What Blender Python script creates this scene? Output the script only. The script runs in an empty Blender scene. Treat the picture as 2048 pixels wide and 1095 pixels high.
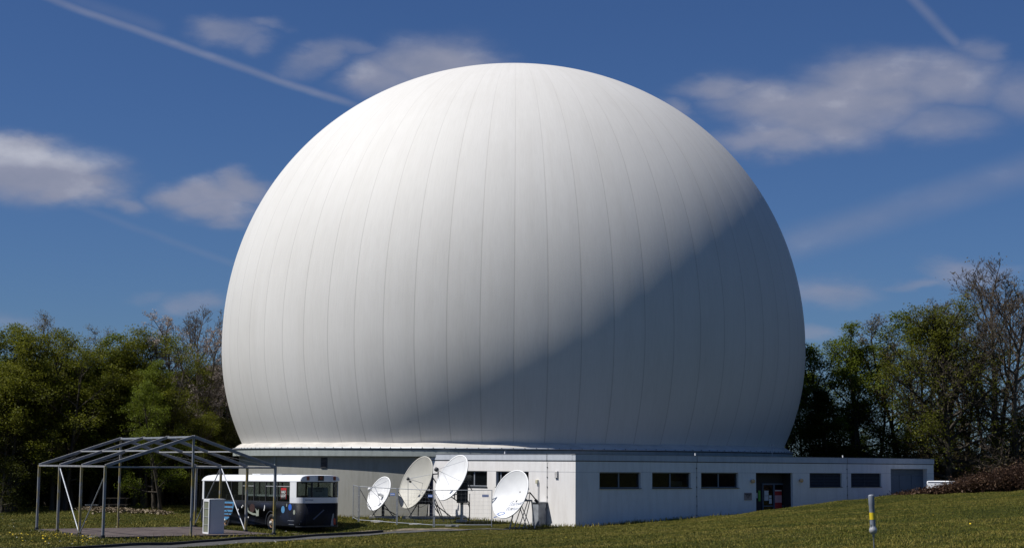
import bpy, math, random
import numpy as np
from mathutils import Vector, Matrix
rnd = random.Random(7)
PI = math.pi
EYE = 3.7
scn = bpy.context.scene
COL = scn.collection

# ------------------------------------------------------------------ camera
F, CX, CY = 3280.0, 1024.0, 547.5
pitch = math.atan((929-547.5)/F); roll = 0.0075
fw = Vector((0, math.cos(pitch), math.sin(pitch)))
r0 = Vector((1, 0, 0)); u0 = r0.cross(fw)
Rv = r0*math.cos(roll)+u0*math.sin(roll)
Uv = -r0*math.sin(roll)+u0*math.cos(roll)
cam = bpy.data.cameras.new('camera'); camo = bpy.data.objects.new('camera', cam); COL.objects.link(camo)
m = Matrix.Identity(4)
for i, v in enumerate((Rv, Uv, -fw)):
    for k in range(3): m[k][i] = v[k]
m[0][3], m[1][3], m[2][3] = 0, 0, EYE
camo.matrix_world = m
cam.sensor_width = 36; cam.lens = F/2048*36; cam.clip_start = .5; cam.clip_end = 8000
scn.camera = camo

def ray(px, py):
    return (fw + Rv*((px-CX)/F) - Uv*((py-CY)/F))
def at(px, py, Y):                       # the point seen at a pixel, Y metres ahead
    d = ray(px, py); s = Y/d.y
    return Vector((d.x*s, Y, EYE+d.z*s))
def horiz(px): return 929+.0075*(px-1024)
def plane_hit(px, py, P0, e):            # (distance along e, height) where a pixel's ray meets a vertical plane
    d = ray(px, py); n = Vector((e[1], -e[0], 0))
    s = n.dot(Vector((P0[0], P0[1], 0)))/n.dot(d)
    p = d*s
    return (p.x-P0[0])*e[0]+(p.y-P0[1])*e[1], EYE+p.z

# ------------------------------------------------------------------ materials
def new_mat(name):
    mt = bpy.data.materials.new(name); mt.use_nodes = True
    nt = mt.node_tree; b = nt.nodes['Principled BSDF']
    return mt, nt, b
def noise(nt, scale, detail=4, rough=.55, vec=None, stretch=None):
    tc = nt.nodes.new('ShaderNodeTexCoord'); n = nt.nodes.new('ShaderNodeTexNoise')
    n.inputs['Scale'].default_value = scale; n.inputs['Detail'].default_value = detail; n.inputs['Roughness'].default_value = rough
    src = vec or tc.outputs['Object']
    if stretch:
        mp = nt.nodes.new('ShaderNodeMapping'); mp.inputs['Scale'].default_value = stretch
        nt.links.new(src, mp.inputs['Vector']); src = mp.outputs['Vector']
    nt.links.new(src, n.inputs['Vector'])
    return n.outputs['Fac']
def ramp(nt, fac, stops):
    r = nt.nodes.new('ShaderNodeValToRGB'); e = r.color_ramp.elements
    while len(e) < len(stops): e.new(.5)
    for i, (p, c) in enumerate(stops):
        e[i].position = p; e[i].color = (*c, 1) if len(c) == 3 else c
    nt.links.new(fac, r.inputs['Fac'])
    return r.outputs['Color']
def math_n(nt, op, a, b=None, clamp=False):
    n = nt.nodes.new('ShaderNodeMath'); n.operation = op; n.use_clamp = clamp
    for i, v in enumerate((a, b)):
        if v is None: continue
        if isinstance(v, (int, float)): n.inputs[i].default_value = v
        else: nt.links.new(v, n.inputs[i])
    return n.outputs[0]
def mixc(nt, fac, a, b, mode='MIX'):
    n = nt.nodes.new('ShaderNodeMix'); n.data_type = 'RGBA'; n.blend_type = mode
    for s, v in ((n.inputs[0], fac), (n.inputs[6], a), (n.inputs[7], b)):
        if isinstance(v, (int, float)): s.default_value = v
        elif isinstance(v, tuple): s.default_value = (*v[:3], 1)
        else: nt.links.new(v, s)
    return n.outputs[2]
def bump(nt, b, h, strength=.3, dist=.02):
    n = nt.nodes.new('ShaderNodeBump'); n.inputs['Strength'].default_value = strength; n.inputs['Distance'].default_value = dist
    nt.links.new(h, n.inputs['Height']); nt.links.new(n.outputs[0], b.inputs['Normal'])
def simple(name, c, rough=.6, metal=0., var=.15, scale=6, bmp=0., spec=.5, stretch=None):
    mt, nt, b = new_mat(name)
    f = noise(nt, scale, 5, stretch=stretch)
    lo = tuple(x*(1-var) for x in c); hi = tuple(min(1, x*(1+var)) for x in c)
    nt.links.new(ramp(nt, f, [(.3, lo), (.7, hi)]), b.inputs['Base Color'])
    b.inputs['Roughness'].default_value = rough; b.inputs['Metallic'].default_value = metal
    b.inputs['Specular IOR Level'].default_value = spec
    if bmp: bump(nt, b, noise(nt, scale*4, 6), bmp)
    return mt

M = {}
M['galv'] = simple('galvanised_steel', (.34, .36, .39), .5, .35, .2, 9)
M['alu'] = simple('aluminium_profile', (.26, .26, .265), .55, .15, .25, 4)
M['alu_bright'] = simple('bright_aluminium', (.45, .45, .45), .4, .3, .1, 5)
M['dark_steel'] = simple('dark_painted_steel', (.035, .038, .045), .5, .2, .3, 5)
M['black'] = simple('black_rubber', (.02, .02, .022), .7, 0, .2, 8)
M['dish_white'] = simple('white_dish_paint', (.78, .78, .77), .45, 0, .06, 1.5)
M['dish_beige'] = simple('beige_dish_paint', (.46, .445, .39), .55, 0, .08, 1.5)
M['dish_back'] = simple('dish_back_paint', (.10, .105, .12), .6, 0, .15, 3)
M['concrete'] = simple('concrete', (.36, .35, .32), .9, 0, .25, 5, .3)
M['yellow'] = simple('yellow_tape', (.75, .55, .02), .5, 0, .08, 30)
M['red'] = simple('red_print', (.50, .03, .03), .5, 0, .1, 5)
M['blue_sign'] = simple('blue_sign_paint', (.05, .13, .42), .5, 0, .1, 5)
M['paper'] = simple('white_paper', (.7, .7, .68), .8, 0, .05, 8)
M['green'] = simple('green_poster', (.13, .42, .06), .6, 0, .05, 8)
M['orange'] = simple('orange_lens', (.20, .04, .01), .3, 0, .05, 8)
M['redlens'] = simple('red_lens', (.35, .02, .02), .25, 0, .05, 8)
M['interior'] = simple('dark_interior', (.035, .034, .034), .9, 0, .1, 3)
M['roofgrey'] = simple('roofing_felt', (.05, .052, .055), .9, 0, .2, 2, .2)
M['garage'] = simple('blue_grey_door_paint', (.10, .125, .17), .55, 0, .1, 2)
M['window_frame'] = simple('window_frame_paint', (.17, .18, .20), .5, 0, .1, 8)
M['slat'] = simple('louvre_slat', (.085, .088, .10), .5, .2, .1, 8)
M['ochre'] = simple('ochre_post_edge', (.28, .19, .05), .6, .1, .4, 2.5)
M['cabinet'] = simple('weathered_grey_cabinet', (.27, .29, .32), .6, 0, .3, 3)
M['case_side'] = simple('grey_case_panel', (.70, .67, .65), .55, 0, .05, 2)
M['case_frame'] = simple('white_case_frame', (.8, .8, .8), .4, 0, .04, 6)
M['case_glass'] = simple('milky_case_glass', (.20, .21, .15), .25, 0, .2, 3)
M['cream'] = simple('cream_plastic', (.62, .58, .42), .5, 0, .08, 10)
M['cloth'] = simple('seat_cloth', (.16, .13, .12), .9, 0, .3, 8)
M['van_white'] = simple('white_trailer_shell', (.8, .82, .84), .35, 0, .03, 2)
M['letter_grey'] = simple('grey_lettering', (.30, .33, .40), .6, 0, .05, 10)

def lamp_mat():
    mt, nt, b = new_mat('amber_globe_glass')
    nt.links.new(ramp(nt, noise(nt, 12), [(.3, (.78, .46, .20)), (.7, (.85, .55, .28))]), b.inputs['Base Color'])
    b.inputs['Roughness'].default_value = .12
    return mt
M['amber'] = lamp_mat()

def glass_mat(name, tint, rough=.05, clear=.5):
    mt, nt, b = new_mat(name)
    nt.links.new(ramp(nt, noise(nt, 3), [(.3, tuple(x*.8 for x in tint)), (.7, tint)]), b.inputs['Base Color'])
    b.inputs['Roughness'].default_value = rough
    tr = nt.nodes.new('ShaderNodeBsdfTransparent'); tr.inputs[0].default_value = (.85, .9, .88, 1)
    mx = nt.nodes.new('ShaderNodeMixShader'); mx.inputs[0].default_value = clear
    out = nt.nodes['Material Output']
    nt.links.new(b.outputs[0], mx.inputs[1]); nt.links.new(tr.outputs[0], mx.inputs[2]); nt.links.new(mx.outputs[0], out.inputs[0])
    return mt
M['glass'] = glass_mat('dark_window_glass', (.01, .012, .014), .04, .45)
M['bus_glass'] = glass_mat('tinted_bus_glass', (.01, .011, .013), .05, .68)

def membrane_mat():
    mt, nt, b = new_mat('white_radome_membrane')
    uv = nt.nodes.new('ShaderNodeUVMap'); sp = nt.nodes.new('ShaderNodeSeparateXYZ'); nt.links.new(uv.outputs[0], sp.inputs[0])
    u, v = sp.outputs[0], sp.outputs[1]
    fr = math_n(nt, 'FRACT', u)
    dd = math_n(nt, 'SUBTRACT', .5, math_n(nt, 'ABSOLUTE', math_n(nt, 'SUBTRACT', fr, .5)))      # 0 at the seam
    sn = noise(nt, .6, 3)
    wid = math_n(nt, 'ADD', .016, math_n(nt, 'MULTIPLY', sn, .016))
    seam = math_n(nt, 'SUBTRACT', 1, math_n(nt, 'DIVIDE', dd, wid), True)
    fade = nt.nodes.new('ShaderNodeMapRange'); fade.inputs[1].default_value = .98; fade.inputs[2].default_value = .25
    fade.inputs[3].default_value = .06; fade.inputs[4].default_value = .8
    nt.links.new(v, fade.inputs[0])
    seam = math_n(nt, 'MULTIPLY', seam, fade.outputs[0])
    # woven strips within a gore and faint run-off streaks
    cmb = nt.nodes.new('ShaderNodeCombineXYZ'); nt.links.new(u, cmb.inputs[0]); nt.links.new(math_n(nt, 'MULTIPLY', v, 1.6), cmb.inputs[1])
    st = noise(nt, 22, 3, .6, cmb.outputs[0]); st2 = noise(nt, 2.2, 5, .6, cmb.outputs[0])
    big = noise(nt, .14, 5, .6)
    base = ramp(nt, big, [(.3, (.665, .645, .603)), (.7, (.705, .686, .645))])
    base = mixc(nt, 1, base, ramp(nt, st, [(.3, (.95, .95, .95)), (.6, (1, 1, 1))]), 'MULTIPLY')
    base = mixc(nt, 1, base, ramp(nt, st2, [(.25, (.945, .94, .93)), (.55, (1, 1, 1))]), 'MULTIPLY')
    base = mixc(nt, math_n(nt, 'MULTIPLY', seam, .7), base, (.34, .32, .29))
    nt.links.new(base, b.inputs['Base Color'])
    b.inputs['Roughness'].default_value = .62; b.inputs['Specular IOR Level'].default_value = .3
    bump(nt, b, math_n(nt, 'ADD', math_n(nt, 'MULTIPLY', st, .25), math_n(nt, 'MULTIPLY', seam, -.5)), .25, .02)
    nb = b.inputs['Normal'].links[0].from_node; b2_ = nt.nodes.new('ShaderNodeBump'); b2_.inputs['Strength'].default_value = .30; b2_.inputs['Distance'].default_value = .012
    nt.links.new(noise(nt, 16, 2, .6), b2_.inputs['Height']); nt.links.new(b2_.outputs[0], nb.inputs['Normal'])
    return mt
M['membrane'] = membrane_mat()
M['skirt'] = simple('weathered_white_skirt', (.54, .51, .46), .6, 0, .14, 1.1, .5, stretch=(1, 1, 3))
M['rim'] = simple('rim_metal', (.5, .52, .54), .45, .3, .15, 3)

def plaster(name, c, dirt, streak=.0):
    mt, nt, b = new_mat(name)
    n1 = noise(nt, .5, 6, .6); n2 = noise(nt, 3.2, 5, .6, stretch=(1, 1, .18)); n3 = noise(nt, 30, 3)
    col = ramp(nt, n1, [(.3, tuple(x*.93 for x in c)), (.7, c)])
    col = mixc(nt, 1, col, ramp(nt, n2, [(.30, tuple(x*.97 for x in dirt)), (.56, (1, 1, 1))]), 'MULTIPLY')
    col = mixc(nt, 1, col, ramp(nt, n3, [(.3, (.95, .95, .95)), (.7, (1, 1, 1))]), 'MULTIPLY')
    nt.links.new(col, b.inputs['Base Color']); b.inputs['Roughness'].default_value = .85
    bump(nt, b, noise(nt, 60, 4), .25, .01)
    return mt
M['white_wall'] = plaster('white_rendered_wall', (.87, .845, .815), (.93, .92, .91))
M['parapet'] = plaster('parapet_facing', (.54, .57, .61), (.90, .90, .90))
M['drum_wall'] = plaster('grey_rendered_wall', (.31, .305, .27), (.86, .86, .84))
M['fascia'] = plaster('grey_green_fascia', (.33, .36, .34), (.82, .83, .82))

def post_mat():
    mt, nt, b = new_mat('marquee_post')
    f = noise(nt, 1.3, 6, .65, stretch=(1, 1, .5))
    nt.links.new(ramp(nt, f, [(.30, (.20, .21, .23)), (.48, (.26, .265, .28)), (.56, (.28, .22, .08)), (.68, (.36, .26, .06))]), b.inputs['Base Color'])
    b.inputs['Roughness'].default_value = .5; b.inputs['Metallic'].default_value = .25
    return mt
M['post'] = post_mat()

def bus_paint():
    mt, nt, b = new_mat('dark_blue_mural_paint')
    f = noise(nt, .9, 6, .6); s = noise(nt, 14, 2)
    col = ramp(nt, f, [(.30, (.003, .0035, .005)), (.5, (.005, .006, .010)), (.66, (.008, .012, .026)), (.78, (.02, .018, .028))])
    col = mixc(nt, ramp(nt, s, [(.73, (0, 0, 0)), (.76, (1, 1, 1))]), col, (.25, .33, .5))
    nt.links.new(col, b.inputs['Base Color']); b.inputs['Roughness'].default_value = .6; b.inputs['Specular IOR Level'].default_value = .2
    return mt
M['bus_paint'] = bus_paint()
M['bus_white'] = simple('white_bus_paint', (.78, .79, .80), .4, 0, .06, 2)
M['bus_belt'] = simple('white_bus_belt', (.70, .71, .74), .4, 0, .06, 2)
M['mural_sky'] = simple('light_blue_mural', (.09, .26, .46), .55, 0, .15, 4)
M['mural_blue'] = simple('bright_blue_mural', (.03, .12, .50), .55, 0, .1, 4)
M['mural_brown'] = simple('brown_mural', (.045, .02, .015), .6, 0, .3, 9)
M['mural_bone'] = simple('pale_green_mural', (.30, .33, .27), .6, 0, .1, 6)
M['hub'] = simple('rusty_hub', (.30, .17, .08), .6, .3, .5, 12)
M['hub_white'] = simple('dusty_hub_cap', (.5, .5, .47), .5, 0, .2, 12)

def wood():
    mt, nt, b = new_mat('weathered_floor_boards')
    tc = nt.nodes.new('ShaderNodeTexCoord'); sp = nt.nodes.new('ShaderNodeSeparateXYZ'); nt.links.new(tc.outputs['Object'], sp.inputs[0])
    w = math_n(nt, 'FRACT', math_n(nt, 'MULTIPLY', sp.outputs[0], 1/1.1))
    line = math_n(nt, 'GREATER_THAN', w, .96)
    line2 = math_n(nt, 'GREATER_THAN', math_n(nt, 'FRACT', math_n(nt, 'MULTIPLY', sp.outputs[1], 1/2.2)), .985)
    f = noise(nt, 1.1, 7, .7)
    col = ramp(nt, f, [(.25, (.045, .033, .03)), (.5, (.085, .062, .056)), (.72, (.14, .115, .10))])
    col = mixc(nt, math_n(nt, 'MAXIMUM', line, line2), col, (.02, .017, .015))
    nt.links.new(col, b.inputs['Base Color']); b.inputs['Roughness'].default_value = .8
    return mt
M['boards'] = wood()

def grass_ground():
    mt, nt, b = new_mat('lawn')
    n1 = noise(nt, .09, 6, .6); n2 = noise(nt, .9, 6, .65); n3 = noise(nt, 9, 6, .7); n4 = noise(nt, 2.2, 5, .7)
    col = ramp(nt, n1, [(.32, (.022, .028, .004)), (.5, (.040, .042, .007)), (.68, (.065, .055, .014))])
    col = mixc(nt, 1, col, ramp(nt, n2, [(.28, (.55, .62, .55)), (.5, (.95, 1, .9)), (.72, (1.3, 1.15, 1.0))]), 'MULTIPLY')
    col = mixc(nt, 1, col, ramp(nt, n3, [(.25, (.45, .5, .4)), (.5, (1, 1, 1)), (.8, (1.6, 1.5, 1.2))]), 'MULTIPLY')
    col = mixc(nt, ramp(nt, n4, [(.62, (0, 0, 0)), (.75, (.55, .55, .55))]), col, (.085, .065, .03))
    nt.links.new(col, b.inputs['Base Color']); b.inputs['Roughness'].default_value = .95; b.inputs['Specular IOR Level'].default_value = .1
    bump(nt, b, n3, .8, .08)
    return mt
M['lawn'] = grass_ground()
def blade_mat(name, cs):
    mt, nt, b = new_mat(name)
    at_ = nt.nodes.new('ShaderNodeAttribute'); at_.attribute_name = 'tone'
    n1 = noise(nt, .35, 6, .7, stretch=(.45, 1, 1))
    tot = math_n(nt, 'ADD', math_n(nt, 'MULTIPLY', n1, 1.2), math_n(nt, 'ADD', noise(nt, 1.3, 5, .75), math_n(nt, 'MULTIPLY', noise(nt, .16, 4, .55, stretch=(.3, 1, 1)), 1.3)))
    f = math_n(nt, 'ADD', math_n(nt, 'MULTIPLY', at_.outputs['Fac'], .24), math_n(nt, 'ADD', math_n(nt, 'MULTIPLY', tot, .46), -.42))
    nt.links.new(ramp(nt, f, cs), b.inputs['Base Color']); b.inputs['Roughness'].default_value = .7; b.inputs['Specular IOR Level'].default_value = .25
    return mt
M['blades'] = blade_mat('grass_blades', [(.33, (.042, .058, .007)), (.45, (.098, .108, .010)), (.55, (.175, .152, .020)), (.68, (.29, .23, .055))])
M['flowers'] = blade_mat('dandelion_yellow', [(.2, (.5, .33, .01)), (.8, (.75, .55, .03))])
M['daisy'] = blade_mat('daisy_white', [(.2, (.4, .4, .36)), (.8, (.65, .65, .6))])
M['asphalt'] = simple('path_asphalt', (.062, .061, .058), .9, 0, .3, 1.5, .4)
M['kerb'] = simple('dark_kerb_stone', (.03, .03, .03), .9, 0, .3, 3, .3)
M['gravel'] = simple('trodden_gravel', (.17, .14, .10), .95, 0, .55, 2.5, .8, .1, (1, 1, 1))
M['earth'] = simple('bare_earth', (.17, .125, .095), .95, 0, .85, 1.6, .8, .1)

def bark(name, a, c):
    mt, nt, b = new_mat(name)
    nt.links.new(ramp(nt, noise(nt, 3, 5, .7, stretch=(1, 1, .25)), [(.3, a), (.7, c)]), b.inputs['Base Color'])
    b.inputs['Roughness'].default_value = .9; b.inputs['Specular IOR Level'].default_value = .15
    return mt
M['bark'] = bark('dark_bark', (.035, .030, .024), (.085, .072, .056))
M['bark_pale'] = bark('pale_twigs', (.07, .056, .045), (.14, .115, .09))
def leafm(name, a, c, d, trans=.45):
    mt, nt, b = new_mat(name)
    at_ = nt.nodes.new('ShaderNodeAttribute'); at_.attribute_name = 'tone'
    oi = nt.nodes.new('ShaderNodeObjectInfo')
    n1 = noise(nt, .55, 4, .6)
    f = math_n(nt, 'ADD', math_n(nt, 'MULTIPLY', at_.outputs['Fac'], .45), math_n(nt, 'MULTIPLY', n1, .45))
    f = math_n(nt, 'ADD', f, math_n(nt, 'MULTIPLY', oi.outputs['Random'], .12))
    col = ramp(nt, f, [(.25, a), (.5, c), (.78, d)])
    out = nt.nodes['Material Output']
    nt.links.new(col, b.inputs['Base Color']); b.inputs['Roughness'].default_value = .6; b.inputs['Specular IOR Level'].default_value = .2
    tl = nt.nodes.new('ShaderNodeBsdfTranslucent'); nt.links.new(col, tl.inputs[0])
    mx = nt.nodes.new('ShaderNodeMixShader'); mx.inputs[0].default_value = trans
    nt.links.new(b.outputs[0], mx.inputs[1]); nt.links.new(tl.outputs[0], mx.inputs[2]); nt.links.new(mx.outputs[0], out.inputs[0])
    return mt
M['leaf_olive'] = leafm('olive_spring_leaves', (.060, .070, .006), (.118, .130, .011), (.20, .20, .022))
M['leaf_green'] = leafm('fresh_green_leaves', (.058, .080, .008), (.118, .152, .013), (.205, .245, .026))
M['leaf_dark'] = leafm('dark_green_leaves', (.025, .030, .005), (.055, .062, .008), (.10, .105, .014))
M['leaf_bronze'] = leafm('bronze_leaf_buds', (.08, .062, .03), (.15, .12, .05), (.22, .18, .075))
M['blossom'] = leafm('pale_pink_blossom', (.14, .105, .09), (.30, .25, .22), (.50, .44, .40), .3)
M['bramble'] = leafm('brown_bramble_stems', (.036, .018, .011), (.075, .040, .022), (.13, .08, .042), .1)

# ------------------------------------------------------------------ mesh builder
class MB:
    def __init__(s, T=None): s.V = []; s.Fc = []; s.S = []; s.Mi = []; s.T = T
    def add(s, vs, fs, smooth=False, mi=0):
        o = len(s.V)
        for v in vs:
            v = Vector(v); s.V.append(s.T @ v if s.T else v)
        for f in fs: s.Fc.append([i+o for i in f]); s.S.append(smooth); s.Mi.append(mi)
        return s
    def box(s, c, d, rot=None, mi=0):
        x, y, z = (k/2 for k in d); vs = [Vector((a, b, e)) for a in (-x, x) for b in (-y, y) for e in (-z, z)]
        if rot: vs = [rot @ v for v in vs]
        vs = [v+Vector(c) for v in vs]
        return s.add(vs, [(0, 1, 3, 2), (4, 6, 7, 5), (0, 4, 5, 1), (2, 3, 7, 6), (0, 2, 6, 4), (1, 5, 7, 3)], mi=mi)
    def beam(s, a, b, w, h, up=(0, 0, 1), mi=0):          # rectangular bar from a to b
        a, b = Vector(a), Vector(b); d = (b-a); L = d.length; d.normalize(); up = Vector(up)
        if abs(d.dot(up)) > .98: up = Vector((0, 1, 0))
        x = d.cross(up).normalized(); y = x.cross(d)
        R = Matrix((x, d, y)).transposed()
        return s.box((a+b)/2, (w, L, h), R, mi)
    def tube(s, pts, r, n=8, caps=True, mi=0, smooth=True):
        pts = [Vector(p) for p in pts]; rs = r if isinstance(r, (list, tuple)) else [r]*len(pts)
        vs = []; fs = []; x = None
        for i, p in enumerate(pts):
            d = (pts[min(i+1, len(pts)-1)]-pts[max(i-1, 0)]).normalized()
            if x is None:
                x = d.orthogonal().normalized()
            x = (x-d*x.dot(d)).normalized(); y = d.cross(x)
            for k in range(n):
                a = 2*PI*k/n; vs.append(p+(x*math.cos(a)+y*math.sin(a))*rs[i])
        for i in range(len(pts)-1):
            for k in range(n): fs.append((i*n+k, i*n+(k+1) % n, (i+1)*n+(k+1) % n, (i+1)*n+k))
        s.add(vs, fs, smooth, mi)
        if caps:
            s.add(vs[:n], [tuple(reversed(range(n)))], False, mi); s.add(vs[-n:], [tuple(range(n))], False, mi)
        return s
    def lathe(s, prof, n=32, mi=0, smooth=True, B=None, closed=True, a0=0, a1=2*PI):
        vs = []; fs = []; full = abs(a1-a0-2*PI) < 1e-6; cnt = n if full else n+1
        for (r, z) in prof:
            for k in range(cnt):
                a = a0+(a1-a0)*k/n; v = Vector((r*math.cos(a), r*math.sin(a), z)); vs.append(B @ v if B else v)
        for i in range(len(prof)-1):
            for k in range(n):
                k2 = (k+1) % cnt; fs.append((i*cnt+k, i*cnt+k2, (i+1)*cnt+k2, (i+1)*cnt+k))
        return s.add(vs, fs, smooth, mi)
    def prism(s, poly, z0, z1, mi=0):
        n = len(poly); vs = [(x, y, z0) for x, y in poly]+[(x, y, z1) for x, y in poly]
        fs = [tuple(reversed(range(n))), tuple(range(n, 2*n))]+[(i, (i+1) % n, n+(i+1) % n, n+i) for i in range(n)]
        return s.add(vs, fs, mi=mi)
    def build(s, name, mats, parent=None, label=None):
        me = bpy.data.meshes.new(name); me.from_pydata([tuple(v) for v in s.V], [], s.Fc)
        me.polygons.foreach_set('use_smooth', s.S); me.polygons.foreach_set('material_index', s.Mi)
        for mt in (mats if isinstance(mats, (list, tuple)) else [mats]): me.materials.append(M[mt] if isinstance(mt, str) else mt)
        me.update()
        o = bpy.data.objects.new(name, me); COL.objects.link(o)
        if parent: o.parent = parent
        if label: o['label'] = label
        return o
def np_mesh(name, V, Fq, mat, parent=None, tone=None, smooth=False):
    me = bpy.data.meshes.new(name); n, k = Fq.shape
    me.vertices.add(len(V)); me.vertices.foreach_set('co', V.astype(np.float32).ravel())
    me.loops.add(n*k); me.loops.foreach_set('vertex_index', Fq.astype(np.int32).ravel())
    me.polygons.add(n); me.polygons.foreach_set('loop_start', np.arange(0, n*k, k, dtype=np.int32)); me.polygons.foreach_set('loop_total', np.full(n, k, dtype=np.int32))
    if smooth: me.polygons.foreach_set('use_smooth', np.ones(n, dtype=bool))
    if tone is not None:
        a = me.attributes.new('tone', 'FLOAT', 'FACE'); a.data.foreach_set('value', tone.astype(np.float32))
    me.update(calc_edges=True); me.materials.append(M[mat])
    o = bpy.data.objects.new(name, me); COL.objects.link(o)
    if parent: o.parent = parent
    return o
def tag(o, label=None, cat=None, group=None, kind=None):
    for k, v in (('label', label), ('category', cat), ('group', group), ('kind', kind)):
        if v: o[k] = v
    return o
def thing(name, label, cat, loc=(0, 0, 0), rz=0, group=None):
    o = bpy.data.objects.new(name, None); COL.objects.link(o); o.location = loc; o.rotation_euler = (0, 0, rz)
    o.empty_display_size = .3
    return tag(o, label, cat, group)
def bevel(o, w=.02, seg=2):
    b = o.modifiers.new('bevel', 'BEVEL'); b.width = w; b.segments = seg; b.limit_method = 'ANGLE'; return o
def copy_tree(o, parent=None):
    c = o.copy(); COL.objects.link(c); c.parent = parent
    for ch in list(o.children): copy_tree(ch, c)
    return c
def text_mesh(body, size, ext=.004, bold=True, shear=0., align='CENTER'):
    cu = bpy.data.curves.new('lettering', 'FONT'); cu.body = body; cu.size = size; cu.extrude = ext; cu.align_x = align; cu.align_y = 'CENTER'
    cu.shear = shear; cu.offset = size*.02 if bold else 0
    ob = bpy.data.objects.new('lettering', cu); COL.objects.link(ob)
    me = bpy.data.meshes.new_from_object(ob.evaluated_get(bpy.context.evaluated_depsgraph_get()))
    V = [v.co.copy() for v in me.vertices]; Fc = [list(p.vertices) for p in me.polygons]
    bpy.data.objects.remove(ob); bpy.data.curves.remove(cu); bpy.data.meshes.remove(me)
    return V, Fc

# ------------------------------------------------------------------ terrain
def cp(px, py, Y):
    p = at(px, py, Y); return (p.x, Y, p.z)
CTRL = [(0, 0, 2.0), (-14, 4, 1.9), (14, 4, 2.3), (-14, 30, 1.3), (-25, 30, .9), (-40, 50, .2), (0, 30, 1.55), (9, 30, 2.1), (18, 30, 2.4), (-8, 50, .75), (0, 55, 1.0), (8, 55, 1.7), (17, 55, 2.2), (30, 50, 2.7),
        (-18.7, 71, -.05), (-30, 70, -.1), (-13.4, 70, .02), (-7, 68, .45), (-45, 90, 0), (-45, 110, .1),
        (-20, 80, 0), (-12.5, 85, .03), (-26, 89, 0), (-18, 94, .03), (-11.5, 88, .04), (-9.5, 89.5, .10), (-18, 98, .08),
        (-6.4, 84, .16), (-3, 85.5, .30), (-8.4, 91, .48), (-4.1, 87.3, .40), (-1, 87.2, .42), cp(923, 1042, 89.9), (-7.5, 95.5, .60), (-12.5, 99, .45),
        cp(1020, 1043, 91), cp(1153, 1053, 86.4), cp(1080, 1057, 85.6), cp(900, 1037, 94.6),
        cp(1300, 1044, 88.2), cp(1393, 1035, 90.0), cp(1512, 1023.5, 92.6), cp(1600, 1013.5, 94.7), cp(1694, 1004.5, 97.0), cp(1780, 997, 98.8), cp(1900, 987, 95), cp(2048, 980, 91.5), cp(2200, 968, 90), cp(1394, 1039, 86), cp(1512, 1027, 88), cp(1600, 1018, 89), cp(1694, 1009, 90), cp(1792, 1001, 91), cp(1900, 991, 90), cp(1440, 1040, 76), cp(1526, 1032, 78), cp(1600, 1024, 80), cp(1700, 1015, 80), cp(1800, 1007, 80), cp(1950, 997, 78), cp(2080, 990, 76), cp(1526, 1046, 64), cp(1700, 1032, 64), cp(1900, 1018, 62),
        (14.2, 95.8, .55), (17.3, 98.3, .60), (23.5, 103.6, .75), (28, 107, .75), (34, 111, .8), (40, 107, 1.6),
        cp(0, 1035, 106), cp(100, 1029, 110), cp(200, 1020.5, 114), cp(300, 1013, 117), cp(400, 1008, 120), (-16, 125, .9), (-40, 130, .4),
        (0, 130, .9), (20, 130, 1.2), (40, 130, 1.8), (-60, 130, .3), (60, 100, 3.5), (60, 50, 3.5), (60, 0, 3), (-60, 0, .5), (-60, 50, 0), (-60, 90, 0), (60, 130, 2.8)]
CT = np.array([[a, b, c] for a, b, c in CTRL], float)
def _phi(r2): return np.where(r2 > 1e-12, .5*r2*np.log(r2+1e-12), 0)
_n = len(CT); _P = CT[:, :2]/40.
_K = _phi(((_P[:, None]-_P[None])**2).sum(-1))+np.eye(_n)*1e-4
_A = np.block([[_K, np.c_[np.ones(_n), _P]], [np.c_[np.ones(_n), _P].T, np.zeros((3, 3))]])
_W = np.linalg.solve(_A, np.r_[CT[:, 2], 0, 0, 0])
def height_np(X, Y):
    x = np.clip(X, -60, 60)/40.; y = np.clip(Y, 0, 130)/40.
    Q = np.stack([x.ravel(), y.ravel()], 1); out = np.empty(len(Q))
    for i in range(0, len(Q), 20000):
        q = Q[i:i+20000]; r = _phi(((q[:, None]-_P[None])**2).sum(-1))
        out[i:i+20000] = r @ _W[:_n]+_W[_n]+q @ _W[_n+1:]
    z = out.reshape(X.shape)
    z = z+.025*np.sin(X*1.3+Y*.7)*np.sin(Y*.9-X*.4)+.02*np.sin(X*2.9-Y*1.1)
    # a low heap of spoil behind the marquee
    z = z+.42*np.exp(-(((X+27.0)/3.4)**2+((Y-108.5)/1.6)**2))
    return z
def gz(x, y): return float(height_np(np.array([float(x)]), np.array([float(y)]))[0])
xs = np.r_[np.arange(-900, -60, 40), np.arange(-60, 60.01, .6), np.arange(100, 901, 40)]
ys = np.r_[np.arange(-200, 0, 20), np.arange(0, 135.01, .6), np.arange(175, 1500, 50)]
GX, GY = np.meshgrid(xs, ys); GZ = height_np(GX, GY)
nx, ny = len(xs), len(ys); I = np.arange(nx*ny).reshape(ny, nx)
gq = np.stack([I[:-1, :-1].ravel(), I[:-1, 1:].ravel(), I[1:, 1:].ravel(), I[1:, :-1].ravel()], 1)
ground = np_mesh('ground', np.stack([GX.ravel(), GY.ravel(), GZ.ravel()], 1), gq, 'lawn', smooth=True)
tag(ground, kind='structure')

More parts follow.
